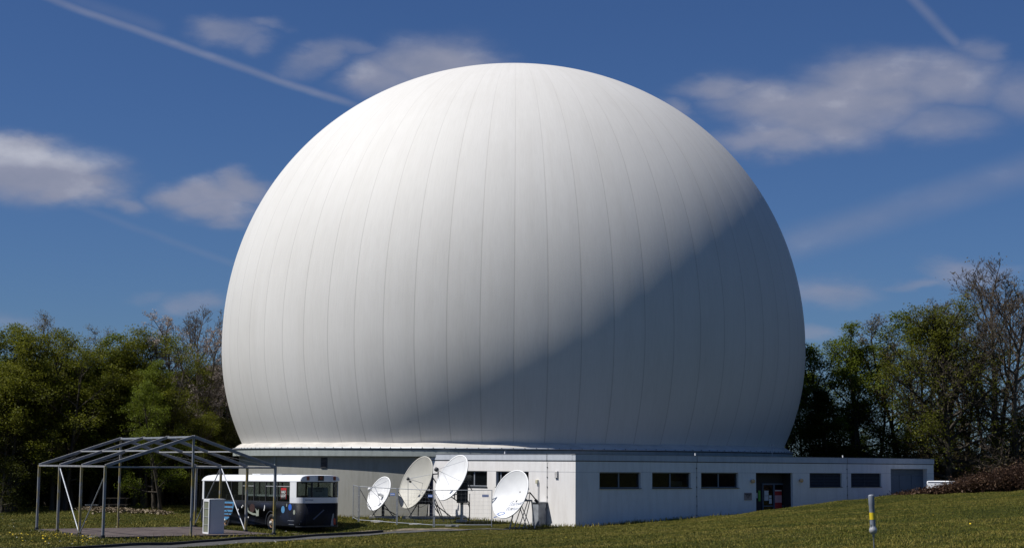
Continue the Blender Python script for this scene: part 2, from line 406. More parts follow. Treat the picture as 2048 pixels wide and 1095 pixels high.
def drape(name, left, right, mat, lift, kind='structure', thick=0.):
    """a strip between two polylines laid on the ground"""
    def resample(pl, n):
        pl = np.array(pl, float); d = np.r_[0, np.cumsum(np.hypot(*np.diff(pl, axis=0).T))]; t = np.linspace(0, d[-1], n)
        return np.stack([np.interp(t, d, pl[:, 0]), np.interp(t, d, pl[:, 1])], 1)
    n = 70; A = resample(left, n); B = resample(right, n); k = 9
    W = np.linspace(0, 1, k)[None, :, None]; G = A[:, None]*(1-W)+B[:, None]*W
    Z = height_np(G[..., 0], G[..., 1])+lift
    J = np.arange(n*k).reshape(n, k); q = np.stack([J[:-1, :-1].ravel(), J[:-1, 1:].ravel(), J[1:, 1:].ravel(), J[1:, :-1].ravel()], 1)
    V = np.stack([G[..., 0].ravel(), G[..., 1].ravel(), Z.ravel()], 1)
    # orient upwards
    a, b_, c = V[q[0, 0]], V[q[0, 1]], V[q[0, 2]]
    if np.cross(b_-a, c-a)[2] < 0: q = q[:, ::-1]
    o = np_mesh(name, V, q, mat, smooth=True); tag(o, kind=kind); return o
def onground(px, py):
    d = ray(px, py); s = 20.0
    while s < 200:
        p = d*s
        if EYE+p.z <= gz(p.x, p.y): return (p.x, p.y)
        s += .25
    return (d.x*140, d.y*140)
kA = [(-40, 52), (-24.5, 65.5), (-18.8, 71.2), (-13, 79), (-6.6, 85.9)]
path_far = kA+[(-3.5, 86.1), (.4, 86.5)]
path_near = [(-38.5, 50.6), (-22.8, 63.9), (-17, 69.4), (-11.2, 77.1), (-5.9, 84.6), (-3, 85.55), (.5, 86.2)]
drape('path', path_far, path_near, 'asphalt', .03)
# kerb: a real low upstand along the far edge of the path
kb = MB()
for a, b in zip(kA[:-1], kA[1:]):
    seg = max(1, int(math.dist(a, b)/1.0))
    for i in range(seg):
        p = [a[k]+(b[k]-a[k])*i/seg for k in (0, 1)]; q = [a[k]+(b[k]-a[k])*(i+.985)/seg for k in (0, 1)]
        kb.beam((p[0], p[1], gz(*p)+.03), (q[0], q[1], gz(*q)+.03), .16, .24)
tag(kb.build('kerb', 'kerb'), kind='structure')
drape('gravel_track', [(-11.5, 86.9), (-8.2, 87.6), (-5.0, 86.9), (-2.2, 86.6)], [(-10.6, 85.6), (-7.0, 86.1), (-4.6, 86.1), (-2.2, 86.2)], 'gravel', .022)
drape('bare_earth', [(-27.4, 108.4), (-26.4, 108.8), (-25, 108.5), (-23.2, 109.0)], [(-27.4, 108.1), (-26.6, 107.8), (-24.6, 108.1), (-23.2, 108.7)], 'earth', .03)

# ------------------------------------------------------------------ radome
DX, DY = .147, 114.0
radome = thing('radome', 'huge white inflated dome with thin vertical seams on a round grey base', 'radome', (DX, DY, 0))
NG = 64
def dome_mesh():
    per = 8; nu = NG*per; a = 20.0; zc = EYE+8.03; n = 2.07
    t0 = -math.asin(min(1, ((zc-(EYE+1.12))/16.8)**(n/2)))
    T = np.r_[np.linspace(t0, PI/2-.012, 170)]
    V = []; UVs = []
    for ti, t in enumerate(T):
        c = math.cos(t)**(2/n); s = math.copysign(abs(math.sin(t))**(2/n), t)
        z = zc+(19.6 if t > 0 else 16.8)*s
        for k in range(nu+1):
            f = (k % per)/per; bul = .007*(1-(2*f-1)**2)*c
            r = a*c+bul; ph = -PI/2+2*PI*k/nu
            V.append((r*math.cos(ph), r*math.sin(ph), z)); UVs.append((k/per, (t-t0)/(PI/2-t0)))
    V.append((0, 0, zc+19.6)); UVs.append((0, 1))
    w = nu+1; Fc = []
    for i in range(len(T)-1):
        for k in range(nu): Fc.append((i*w+k, i*w+k+1, (i+1)*w+k+1, (i+1)*w+k))
    top = len(V)-1; i = len(T)-1
    for k in range(nu): Fc.append((i*w+k, i*w+k+1, top))
    me = bpy.data.meshes.new('dome'); me.from_pydata(V, [], Fc)
    uvl = me.uv_layers.new(name='UVMap'); li = np.empty(len(me.loops), dtype=np.int32); me.loops.foreach_get('vertex_index', li)
    uvl.data.foreach_set('uv', np.array(UVs)[li].astype(np.float32).ravel())
    me.polygons.foreach_set('use_smooth', [True]*len(me.polygons)); me.materials.append(M['membrane']); me.update()
    o = bpy.data.objects.new('membrane', me); COL.objects.link(o); o.parent = radome
dome_mesh()
Z = lambda e: EYE+e
# wrinkled skirt: profile that waves round the ring
def skirt():
    n = 720; prof = [(18.28, 1.36), (18.42, 1.30), (18.62, 1.22), (18.80, 1.12), (18.92, 1.02), (18.97, .97)]
    V = []; r_ = random.Random(3)
    ph = [(r_.uniform(0, 6.28), r_.choice([7, 11, 17, 23, 31, 47, 71]), r_.uniform(.003, .012)) for _ in range(9)]
    for j, (r, z) in enumerate(prof):
        for k in range(n):
            a = 2*PI*k/n; w = sum(A*math.sin(fq*a+p) for p, fq, A in ph)*math.sin(PI*(j+.6)/len(prof))
            V.append(((r+w*.5)*math.cos(a), (r+w*.5)*math.sin(a), Z(z+w*.9)))
    Fc = [(j*n+k, j*n+(k+1) % n, (j+1)*n+(k+1) % n, (j+1)*n+k) for j in range(len(prof)-1) for k in range(n)]
    b = MB(); b.add(V, [tuple(reversed(f)) for f in Fc], True); b.build('skirt', 'skirt', radome)
skirt()
b = MB(); b.lathe([(18.7, Z(.99)), (19.05, Z(.985)), (19.12, Z(.97)), (19.12, Z(.88)), (18.9, Z(.88))][::-1], 256)
for k in range(180):
    a = 2*PI*k/180; b.box((19.13*math.cos(a), 19.13*math.sin(a), Z(.955)), (.05, .05, .035), Matrix.Rotation(a, 3, 'Z'), 1)
b.build('clamp_ring', ['rim', 'dark_steel'], radome)
b = MB(); b.lathe([(18.2, Z(.46)), (19.07, Z(.46)), (19.07, Z(.84)), (18.7, Z(.84))], 256, smooth=False); b.build('fascia', 'fascia', radome)
b = MB(); b.lathe([(18.65, -1.0), (18.65, Z(.46))], 256, smooth=True); b.build('wall', 'drum_wall', radome)
# crumpled dark foil showing in the gap above the flat roof
b = MB(); b.lathe([(18.98, Z(.835)), (19.0, Z(.885))], 256); b.build('joint_strip', 'black', radome)
def on_drum(px, R=18.65):
    d = ray(px, 950); k = d.x/d.y; A = 1+k*k; B = -2*(k*DX+DY); Cc = DX*DX+DY*DY-R*R
    y = (-B-math.sqrt(B*B-4*A*Cc))/(2*A); return math.atan2(y-DY, k*y-DX), y
a, y = on_drum(551); R3 = Matrix.Rotation(a, 3, 'Z')
b = MB(); b.box((18.69*math.cos(a), 18.69*math.sin(a), 1.8), (.10, .14, 4.72), R3); b.build('pilaster', 'fascia', radome)
a, y = on_drum(648); R3 = Matrix.Rotation(a, 3, 'Z')
b = MB(); cx_, cy_ = 18.66*math.cos(a), 18.66*math.sin(a); zt = at(648, 914, y).z; zb = at(648, 935, y).z
b.box((cx_, cy_, (zt+zb)/2), (.06, .50, zt-zb), R3)
for i in range(8): b.box((18.70*math.cos(a), 18.70*math.sin(a), zb+(zt-zb)*(i+.5)/8), (.05, .44, .03), R3 @ Matrix.Rotation(.6, 3, 'Y'), 1)
b.build('vent_grille', ['slat', 'dark_steel'], radome)

# ------------------------------------------------------------------ flat-roofed white building
C0 = (3.40, 86.4); th = math.atan2(.646, .763); e1 = (math.cos(th), math.sin(th)); e2 = (-math.sin(th), math.cos(th))
hall = thing('entrance_building', 'long flat-roofed white rendered building with ribbon windows in front of the dome', 'building', (C0[0], C0[1], 0), th)
# local axes: x along the long shaded front, y along the short sunlit side, face planes y=0 and x=0
def HX(px, py): return plane_hit(px, py, C0, e1)
def HY(px, py): return plane_hit(px, py, C0, e2)
LEN = HX(1867.5, 950)[0]; DEP = 13.4
ZP = 4.28; ZW = 3.96
def rect_x(px0, py0, px1, py1):
    a, z1 = HX(px0, py0); c, z0 = HX(px1, py1); return [a, c, z0, z1]
WT, WB = 3.36, 2.475
wins = []
for p0, p1 in ((1199, 1281.5), (1304.3, 1381.6), (1402.2, 1476.8)): wins.append([HX(p0, 950)[0], HX(p1, 950)[0], WB, WT])
louv = []
for p0, p1 in ((1619.3, 1683.8), (1702, 1762.4)): louv.append([HX(p0, 950)[0], HX(p1, 950)[0], 2.50, WT])
door = [HX(1511.8, 950)[0], HX(1585.4, 950)[0], -.2, WT]
gar = [HX(1781.5, 950)[0], HX(1854.5, 950)[0], -.2, 3.64]
winy = []
for p0, p1 in ((917, 974.2), (992, 1057.3)): winy.append([HY(p1, 950)[0], HY(p0, 950)[0], WB, WT])
def holed(holes, s0, s1, z0, z1, depth, mapf, flip):
    """wall face with openings and reveals; mapf(s, z, d) -> local point"""
    b = MB(); S = sorted({s0, s1, *[h[0] for h in holes], *[h[1] for h in holes]}); Zs = sorted({z0, z1, *[h[2] for h in holes], *[h[3] for h in holes]})
    def q(pts):
        b.add(pts, [(0, 1, 2, 3) if not flip else (3, 2, 1, 0)])
    for i in range(len(S)-1):
        for j in range(len(Zs)-1):
            sm, zm = (S[i]+S[i+1])/2, (Zs[j]+Zs[j+1])/2
            if any(h[0] < sm < h[1] and h[2] < zm < h[3] for h in holes): continue
            q([mapf(S[i], Zs[j], 0), mapf(S[i+1], Zs[j], 0), mapf(S[i+1], Zs[j+1], 0), mapf(S[i], Zs[j+1], 0)])
    for h in holes:
        d = h[4] if len(h) > 4 else depth
        q([mapf(h[0], h[2], 0), mapf(h[0], h[3], 0), mapf(h[0], h[3], d), mapf(h[0], h[2], d)])
        q([mapf(h[1], h[2], d), mapf(h[1], h[3], d), mapf(h[1], h[3], 0), mapf(h[1], h[2], 0)])
        q([mapf(h[0], h[3], 0), mapf(h[1], h[3], 0), mapf(h[1], h[3], d), mapf(h[0], h[3], d)])
        q([mapf(h[0], h[2], d), mapf(h[1], h[2], d), mapf(h[1], h[2], 0), mapf(h[0], h[2], 0)])
    return b
fx = lambda s, z, d: (s, d, z)
fy = lambda s, z, d: (d, s, z)
bw = holed(wins+louv+[door+[.16], gar+[.35]], 0, LEN, -.6, ZW, .28, fx, False)
b2 = holed(winy, 0, DEP, -.6, ZW, .28, fy, True)
bw.add(b2.V, b2.Fc)
bw.add([(LEN, 0, -.6), (LEN, DEP, -.6), (LEN, DEP, ZW), (LEN, 0, ZW)], [(0, 1, 2, 3)])
bw.add([(LEN, DEP, -.6), (0, DEP, -.6), (0, DEP, ZW), (LEN, DEP, ZW)], [(0, 1, 2, 3)])
for (zz, A, Bq) in ((3.345, 0, LEN), (2.43, 0, 0)):
    pass
bw.build('wall', 'white_wall', hall)
# shallow casting joints at window-head and sill height
def joint(s0, s1, z, ax):
    b = MB()
    if ax == 'x': b.box(((s0+s1)/2, -.002, z), (s1-s0, .006, .012))
    else: b.box((-.002, (s0+s1)/2, z), (.006, s1-s0, .012))
    b.build('render_joint', 'cabinet', hall)
hx = [0]+[v for w in wins for v in w[:2]]+door[:2]+[v for w in louv for v in w[:2]]+gar[:2]+[LEN]
for i in range(0, len(hx), 2):
    joint(hx[i]+.02, hx[i+1]-.02, 3.36, 'x')
joint(.02, winy[1][0]-.02, 3.36, 'y'); joint(winy[1][1]+.02, winy[0][0]-.02, 3.36, 'y')
# parapet, proud of the wall
b = MB(); o_ = .035
b.box((LEN/2, .13-o_, (ZP+ZW)/2), (LEN+2*o_, .26, ZP-ZW)); b.box((.13-o_, DEP/2+.12, (ZP+ZW)/2), (.26, DEP-.24, ZP-ZW))
b.box((LEN-.13+o_, DEP/2+.12, (ZP+ZW)/2), (.26, DEP-.24, ZP-ZW))
bevel(b.build('parapet', 'parapet', hall), .01)
b = MB(); b.box((LEN/2, -.006, ZW-.022), (LEN, .012, .04)); b.build('shadow_line_strip', 'dark_steel', hall)  # dark strip added to draw the shadow line under the parapet
b = MB(); b.box((-.006, DEP/2, ZW-.022), (.012, DEP, .04)); b.build('shadow_line_strip', 'dark_steel', hall)  # same drawn-in shadow line along the short side
b = MB(); b.box((LEN/2, .115, ZP+.012), (LEN+.12, .33, .024)); b.box((.115, DEP/2+.15, ZP+.012), (.33, DEP-.28, .024)); b.build('coping', 'alu', hall)
b = MB(); b.box((LEN/2+.1, DEP/2+.1, 4.0), (LEN-.5, DEP-.4, .12)); b.build('roof', 'roofgrey', hall)
b = MB(); b.box((LEN/2, DEP/2, 3.93), (LEN-.7, DEP-.7, .04)); b.box((LEN/2, 3.6, 1.5), (LEN-.7, .1, 4.8)); b.box((3.6, 7.5, 1.5), (.1, 7.8, 4.8))
b.build('interior', 'interior', hall)
def window(h, ax, mull=(.5,), sill=True, frame='window_frame'):
    s0, s1, z0, z1 = h[:4]; d = .16; t = .055
    P = (lambda s, dd, z: (s, dd, z)) if ax == 'x' else (lambda s, dd, z: (dd, s, z))
    D = (lambda a, c, e: (a, c, e)) if ax == 'x' else (lambda a, c, e: (c, a, e))
    f = MB(); zc = (z0+z1)/2; w = s1-s0; hh = z1-z0
    f.box(P((s0+s1)/2, d, z1-t/2-.002), D(w-.004, .07, t)); f.box(P((s0+s1)/2, d, z0+t/2+.03), D(w-.004, .07, t))
    for s in (s0+t/2+.002, s1-t/2-.002): f.box(P(s, d, zc+.015), D(t, .066, hh-2*t-.034))
    for q in mull: f.box(P(s0+w*q, d, zc+.015), D(.09, .066, hh-2*t-.034))
    fo = f.build('window', frame, hall)
    p = MB(); p.box(P((s0+s1)/2, d+.005, zc), D(w-t, .008, hh-t)); p.build('pane', 'glass', fo)
    if sill:
        q = MB(); q.box(P((s0+s1)/2+(.01 if ax == 'x' else 0), .10, z0+.014), D(w+.06, .31, .026)); q.build('sill', 'dark_steel', fo)
for w in wins: window(w, 'x', (.5,))
window(winy[0], 'y', (.5,), frame='galv'); window(winy[1], 'y', (.9,), frame='galv')
# pale box standing inside the second window
a0, z0 = HX(1353.5, 970.5); a1, z1 = HX(1375, 961)
b = MB(); b.box(((a0+a1)/2, .55, (z0+z1)/2-.02), (a1-a0, .3, z1-z0+.05)); bevel(b.build('heater_box', 'case_frame', hall), .04)
# louvred windows
for w in louv:
    s0, s1, z0, z1 = w; f = MB()
    f.box(((s0+s1)/2, .2, (z0+z1)/2), (s1-s0-.01, .02, z1-z0-.01)); lo = f.build('louvre_window', 'black', hall)
    q = MB(); n = 9
    for i in range(n): q.box(((s0+s1)/2, .12, z0+.04+(z1-z0-.05)*(i+.5)/n), (s1-s0-.02, .085, .012), Matrix.Rotation(.75, 3, 'X'))
    for s in (s0+.03, (s0+s1)/2, s1-.03): q.box((s, .145, (z0+z1)/2), (.03, .05, z1-z0-.02))
    q.build('slats', 'slat', lo)
    q = MB(); q.box(((s0+s1)/2, .11, z0+.014), (s1-s0+.05, .30, .026)); q.build('sill', 'dark_steel', lo)
# entrance recess
s0, s1, z0, z1 = door; D1 = .8
b = MB(); b.box(((s0+s1)/2, D1+.06, 1.55), (s1-s0-.01, .1, 3.6)); b.box(((s0+s1)/2, .45, .52), (s1-s0-.01, .85, .1))
for s_ in (s0-.03, s1+.03): b.box((s_, .48, 1.7), (.06, .64, 3.4))
b.box(((s0+s1)/2, .48, ZW-.55+.0), (s1-s0, .64, .05)); b.build('entrance_recess', 'interior', hall)
def DXp(px, py, dep):  # hit on a plane set back by dep
    P = (C0[0]+e2[0]*dep, C0[1]+e2[1]*dep); return plane_hit(px, py, P, e1)
q0, q1 = DXp(1523, 965.5, D1)[0], DXp(1569.5, 965.5, D1)[0]; dt = DXp(1545, 965.5, D1)[1]; db = .58
f = MB(); t = .09; qm = (q0+q1)/2
f.box((qm, D1-.03, dt-t/2), (q1-q0, .08, t))
for s in (q0+t/2, qm, q1-t/2): f.box((s, D1-.032, (dt+db)/2-t/2), (t if s != qm else .15, .076, dt-db-t))
f.box((qm, D1-.034, db+.06), (q1-q0-2*t, .07, .12)); f.box((qm, D1-.034, 1.42), (q1-q0-2*t, .05, .07))
dr = f.build('entrance_door', 'garage', hall)
p = MB(); p.box((qm, D1-.02, (dt+db)/2), (q1-q0-t, .008, dt-db-t)); p.build('pane', 'glass', dr)
def flat(name, px0, py0, px1, py1, mat, dep, parent, label=None, mi=None):
    a0_, zt_ = DXp(px0, py0, dep); a1_, zb_ = DXp(px1, py1, dep)
    b = MB(); b.box(((a0_+a1_)/2, dep, (zt_+zb_)/2), (a1_-a0_, .006, zt_-zb_)); return b.build(name, mat, parent, label)
flat('notice', 1528.5, 980, 1537, 990, 'paper', D1-.075, dr); flat('notice', 1528.5, 990.6, 1537, 1000, 'paper', D1-.075, dr)
flat('notice', 1538, 989.5, 1543, 995, 'paper', D1-.075, dr); flat('notice', 1538, 996, 1543.5, 1006, 'paper', D1-.075, dr)
rp = flat('poster', 1549.5, 978.5, 1563.5, 1018, 'red', D1-.075, dr, 'red poster with a pale printed panel')
flat('poster_print', 1549.5, 989.5, 1563.5, 1004, simple('pink_print', (.62, .34, .35), .7), D1-.082, rp); flat('poster_heading', 1550, 979, 1563, 981, 'paper', D1-.082, rp)
flat('poster', 1569.5, 983, 1576, 1016, simple('dark_red_print', (.26, .02, .02), .7), D1-.02, hall, 'dark red poster beside the door')
flat('poster', 1516.5, 980, 1521, 1001, 'green', D1-.02, hall, 'bright green poster beside the door'); flat('notice', 1512.3, 984.5, 1515, 995, 'paper', D1-.02, hall)
# garage doors
s0, s1, z0, z1 = gar; g = MB(); n = 3
g.box(((s0+s1)/2, .34, (z1-.19)), (s1-s0-.01, .05, .36))
for i in range(n): g.box((s0+(s1-s0)*(i+.5)/n, .335, (z1-.38-.2)/2), ((s1-s0)/n-.03, .05, z1-.38+.2))
gd = g.build('garage_door', 'garage', hall)
q = MB(); q.tube([(s0+(s1-s0)*.36, .28, 1.9), (s0+(s1-s0)*.36, .28, 2.1)], .015, 8); q.build('handle', 'dark_steel', gd)
# lamps, plaque, conductors, vents
for px, py in ((1503, 961), (1599.6, 959.8)):
    s, z = HX(px, py); l = MB(); l.lathe([(.0, .09)]+[(.12*math.sin(a), .12*math.cos(a)) for a in [PI*i/14 for i in range(1, 14)]]+[(0, -.12)], 20, B=Matrix.Translation((s, -.13, z)))
    lo = l.build('wall_lamp', 'amber', hall); q = MB(); q.lathe([(0, 0), (.07, 0), (.07, .05), (.05, .06)], 16, B=Matrix.Translation((s, 0, z)) @ Matrix.Rotation(PI/2, 4, 'X')); q.build('mounting', 'dark_steel', lo)
a0_, zt_ = HX(1488, 984.3); a1_, zb_ = HX(1503.2, 999)
b = MB(); b.box(((a0_+a1_)/2, -.015, (zt_+zb_)/2), (a1_-a0_, .025, zt_-zb_)); pq = b.build('plaque', simple('metal_plaque', (.30, .26, .27), .4, .3), hall)
for txt, k, sz in (('STERNWARTE', .20, .085), ('BOCHUM', .42, .085), ('Institut', .66, .06)):
    V, Fc = text_mesh(txt, sz); b = MB(); b.add([((a0_+a1_)/2+v.x, -.030-v.z, zt_-(zt_-zb_)*k+v.y) for v in V], Fc); b.build('lettering', 'black', pq)
def conductor(px, ax, zlo, ztop=ZP):
    s = (HX if ax == 'x' else HY)(px, 950)[0]; b = MB(); P = (lambda d, z: (s, d, z)) if ax == 'x' else (lambda d, z: (d, s, z))
    b.tube([P(-.075, ztop+.04), P(-.075, ZW-.02), P(-.035, ZW-.1), P(-.035, zlo)], .011, 6)
    z = 3.6
    while z > zlo+.2:
        b.box(P(-.02, z), (.05, .05, .04)); z -= .52
    b.build('lightning_conductor', 'dark_steel', hall)
conductor(1392.8, 'x', .75); conductor(1693.6, 'x', 1.3); conductor(1095, 'y', 1.4)
s, z = HY(1114, 948); b = MB(); b.box((-.03, s, z), (.06, .22, .36)); vg = b.build('vent_grille', 'cabinet', hall)
b = MB()
for i in range(6): b.box((-.075, s, z-.15+.06*i), (.035, .2, .03), Matrix.Rotation(-.5, 3, 'Y'))
b.build('slats', 'white_wall', vg)
s, z = HY(1075.5, 962); b = MB(); b.box((-.06, s, z), (.12, .17, .2)); jb = bevel(b.build('junction_box', 'cream', hall), .02)
s2, zc2 = HY(1079, 1004)
b = MB(); b.tube([(-.05, s-.07, z+.02), (-.05, s-.1, z+.01), (-.05, s-.1, .9)], .022, 8); b.build('conduit', 'galv', jb)
# short aerial on the roof
hx_, hz_ = HX(1596, 905); b = MB(); b.tube([(hx_, 2.0, 4.05), (hx_, 2.0, 5.0)], .022, 8); b.tube([(hx_, 2.0, 5.0), (hx_, 2.0, 5.1)], .05, 10); b.box((hx_, 2.0, 4.2), (.5, .4, .28))
b.build('roof_vent', 'galv', hall)
for px in (1007, 1393, 1688):
    s = HX(px, 905)[0] if px > 1153 else HY(px, 905)[0]
    b = MB(); P = (s, .1) if px > 1153 else (.1, s); b.tube([(P[0], P[1], ZP+.02), (P[0], P[1], ZP+.16)], .035, 8); b.build('roof_clamp', 'case_frame', hall)

# ------------------------------------------------------------------ satellite dishes
def dish(name, label, cpx, cpy, Y, dia, axis_cam, mat, depth=.17, style='post', base=None, gx=None, lettering=False):
    c = at(cpx, cpy, Y)
    ax = (Rv*axis_cam[0]+Uv*axis_cam[1]-fw*axis_cam[2]).normalized()
    bx, by = base; bz = gz(bx, by)
    root = thing(name, label, 'satellite dish', (bx, by, bz))
    loc = c-Vector((bx, by, bz))
    yv = (Vector((0, 0, 1))-ax*ax.z).normalized(); xv = yv.cross(ax).normalized()
    B = Matrix(((xv.x, yv.x, ax.x, loc.x), (xv.y, yv.y, ax.y, loc.y), (xv.z, yv.z, ax.z, loc.z), (0, 0, 0, 1)))
    R = dia/2; h = dia*depth
    pz = lambda r: h*(r/R)**2-h
    prof = [(R*i/14, pz(R*i/14)) for i in range(15)]
    b = MB(); b.lathe([(max(r, .001), z) for r, z in prof], 56, B=B); ref = b.build('reflector', mat, root)
    b = MB(); b.lathe([(R, 0), (R+.03, .005), (R+.035, -.045), (R+.005, -.05)]+[(max(r, .001), z-.045) for r, z in prof[::-1][1:]], 56, mi=0, B=B)
    b.build('back_shell', 'dish_back', root)
    b = MB(); b.lathe([(R-.012, .004), (R+.034, .012), (R+.038, -.02)], 56, B=B); b.build('rim', mat, root)
    P = lambda x, y, z: B @ Vector((x, y, z))
    return root, B, P, R, h, pz, loc
def legs(root, pts, name, r=.035, mat='dark_steel'):
    for a, c in pts:
        b = MB(); b.tube([a, c], r, 8); b.build(name, mat, root)
AX1 = (-.736, .459, .5); AX2 = (-.77, .44, .46); AX3 = (-.745, .496, .446); AX4 = (-.711, .443, .546)
# 1: small white dish on the left
root, B, P, R, h, pz, loc = dish('satellite_dish', 'smallest white satellite dish at the fence corner by the grey wall', 757.5, 986, 93.2, 2.0, AX1, 'dish_white', .15, base=(at(766, 1030, 93.8).x, 93.8))
b = MB(); b.tube([(0, 0, 0), (0, 0, loc.z-.35)], .085, 12); b.build('mast', 'dark_steel', root)
b = MB(); b.box((0, 0, .04), (1.5, 1.2, .18)); b.build('base_slab', 'concrete', root)
legs(root, [((-.62, -.3, .1), (-.05, 0, loc.z-.55)), ((.6, -.25, .1), (.05, 0, loc.z-.6)), ((.95, .3, .05), (.1, .05, loc.z-.85))], 'brace', .028)
b = MB(); b.tube([(0, 0, loc.z-.4), P(0, -.2, -h-.05)], .06, 8); b.tube([(.35, -.1, loc.z-.15), P(.3, .3, -h+.02)], .03, 8); b.build('head_mount', 'dark_steel', root)
fz = .62
b = MB(); b.lathe([(0, .12), (.10, .10), (.11, .0), (.07, -.05), (.05, -.10), (0, -.10)], 16, B=B @ Matrix.Translation((0, 0, fz))); b.build('feed_horn', 'dish_white', root)
for k in range(4):
    a = PI/4+k*PI/2+.25; b = MB(); b.tube([P(R*.96*math.cos(a), R*.96*math.sin(a), 0), P(.03*math.cos(a), .03*math.sin(a), fz)], .012, 6); b.build('feed_strut', 'galv', root)
b = MB(); b.lathe([(.10, 0), (.10, .28), (.02, .34)], 14, B=B @ Matrix.Translation((0, 0, pz(0)))); b.build('hub_cone', 'dish_white', root)
# 2: large beige dish
root, B, P, R, h, pz, loc = dish('satellite_dish', 'large beige satellite dish with a prime focus feed', 830.8, 963.6, 92.6, 3.07, AX2, 'dish_beige', .16, base=(at(862, 1033, 93.6).x, 93.6))
b = MB(); b.tube([(0, 0, 0), (0, 0, loc.z+.5)], .11, 14); b.build('mast', simple('dark_blue_mast_paint', (.02, .03, .09), .45), root)
b = MB(); b.box((-.1, -.1, .05), (2.9, 1.7, .2)); b.build('base_slab', 'concrete', root)
legs(root, [((-1.2, -.6, .1), (-.35, -.1, loc.z-.55)), ((-.75, .4, .1), (-.7, 0, loc.z-.6)), ((1.2, -.5, .1), (.1, -.05, .9)), ((-.2, -.7, .1), (-.12, -.1, 1.2)), ((.5, .6, .1), (.05, 0, 1.3))], 'brace', .032)
b = MB(); b.box((-.35, -.05, loc.z-.85), (.85, .35, .75)); bevel(b.build('drive_box', 'dark_steel', root), .02)
b = MB(); b.tube([(0, 0, loc.z+.3), P(0, .3, -h-.05)], .07, 8); b.tube([(0, 0, loc.z-.2), P(0, -.5, -h+.0)], .07, 8); b.tube([(0, 0, loc.z+.45), (.38, -.05, loc.z+.48)], .035, 8); b.tube([(.38, -.05, loc.z+.2), (.38, -.05, loc.z+.62)], .03, 8)
b.tube([(.05, 0, loc.z+.3), (.3, -.2, loc.z-.05)], .03, 6); b.build('head_mount', 'dark_steel', root)
fz = .18
b = MB(); b.lathe([(0, .10), (.09, .08), (.09, .0), (.05, -.05), (0, -.12)], 14, B=B @ Matrix.Translation((0, 0, fz+.3))); b.lathe([(0, .08), (.06, .05), (.06, -.06), (0, -.1)], 12, B=B @ Matrix.Translation((.16, -.12, fz+.24))); b.build('feed_horn', 'dark_steel', root)
for (x, y) in ((.0, -1.4), (1.2, .55), (-.05, .15), (1.0, -.6)):
    rr = math.hypot(x, y); b = MB(); b.tube([P(x, y, pz(rr)), P(x*.06, y*.06, fz+.3)], .014, 6); b.build('feed_strut', 'galv', root)
b = MB(); b.tube([(-1.0, -.2, loc.z-1.25), (-.6, -.1, loc.z-1.42), (0, 0, loc.z-1.1)], .012, 6); b.build('cable', 'black', root)
# 3: tall white dish
root, B, P, R, h, pz, loc = dish('satellite_dish', 'white satellite dish standing highest, its rim above the flat roof edge', 902.8, 953.9, 89.3, 2.63, AX3, 'dish_white', .15, base=(at(923.5, 1040, 89.9).x, 89.9))
b = MB(); b.tube([(0, 0, 0), (0, 0, loc.z+.1)], .085, 12); b.build('mast', 'galv', root)
b = MB(); b.box((0, 0, .0), (.6, .6, .2)); b.build('base_slab', 'concrete', root)
b = MB(); b.box((.02, -.02, 1.55), (.60, .34, 1.1)); bevel(b.build('drive_box', 'dark_steel', root), .02)
fr = MB()
for a, c in (((-.62, -.12, 1.35), (-.1, -.1, 1.0)), ((-.62, -.12, 1.35), (-.1, -.1, 1.55)), ((-.1, -.1, .95), (.42, -.05, .95)), ((.1, -.05, 1.45), (.42, -.05, .95)), ((-.45, -.12, 1.7), (-.1, -.1, 1.7)), ((-.62, -.12, 1.3), (-.35, -.1, 1.9)), ((-.4, -.1, 1.2), (-.4, -.1, 1.75))): fr.tube([a, c], .03, 6)
fr.tube([(0, 0, loc.z-.2), P(0, -.35, -h-.02)], .06, 8); fr.tube([(.15, 0, loc.z+.1), (.55, -.1, loc.z-.72)], .03, 6); fr.build('support_frame', 'dark_steel', root)
b = MB(); b.tube([(.42, -.05, 0), (.42, -.05, .75), (.34, -.05, .98)], .028, 8); b.tube([(.42, -.05, .7), (.42, -.05, 1.5)], .02, 6); b.build('stay_pipe', 'dark_steel', root)
legs(root, [((-.95, -.2, .02), (-1.45, -.3, loc.z-1.15)), ((-.95, -.2, .02), (-2.0, -.1, loc.z-.9))], 'brace', .025)
fz = .95
b = MB(); b.lathe([(0, .12), (.11, .10), (.12, -.03), (.06, -.10), (0, -.10)], 16, B=B @ Matrix.Translation((-.12, .0, fz))); b.build('feed_horn', 'dark_steel', root)
for a in (1.1, 2.9, 4.7, 6.1):
    b = MB(); b.tube([P(R*.9*math.cos(a), R*.9*math.sin(a), pz(R*.9)), P(-.12, 0, fz)], .009, 6); b.build('feed_strut', 'galv', root)
# 4: front dish with lettering
root, B, P, R, h, pz, loc = dish('satellite_dish', 'white satellite dish with faded grey lettering beside the grey cabinet', 1020.2, 987, 86.4, 2.62, AX4, 'dish_white', .14, base=(at(1046, 1048, 87.0).x, 87.0))
fr = MB(); top = 1.42
T4 = [(-.35, -.3, top), (.45, -.3, top), (.45, .3, top), (-.35, .3, top)]
for i in range(4): fr.tube([T4[i], T4[(i+1) % 4]], .04, 8)
fr.build('top_frame', 'galv', root)
Fb = [(-.72, -.45, 0), (.62, -.45, 0), (.62, .45, 0), (-.72, .45, 0)]
for i in range(4):
    a = Fb[i]; b = MB(); b.tube([(a[0], a[1], -.12), T4[i]], .032, 8); b.build('leg', 'galv', root)
xb = MB()
for a, c in (((-.25, -.4, 0), (.25, -.3, top)), ((.25, -.4, 0), (-.3, -.3, top)), ((-.5, -.42, .0), (.0, -.3, top)), ((.45, .4, .0), (-.2, .3, top)), ((.0, -.42, 0), (.35, -.3, top))): xb.tube([(a[0], a[1], -.1), c], .024, 6)
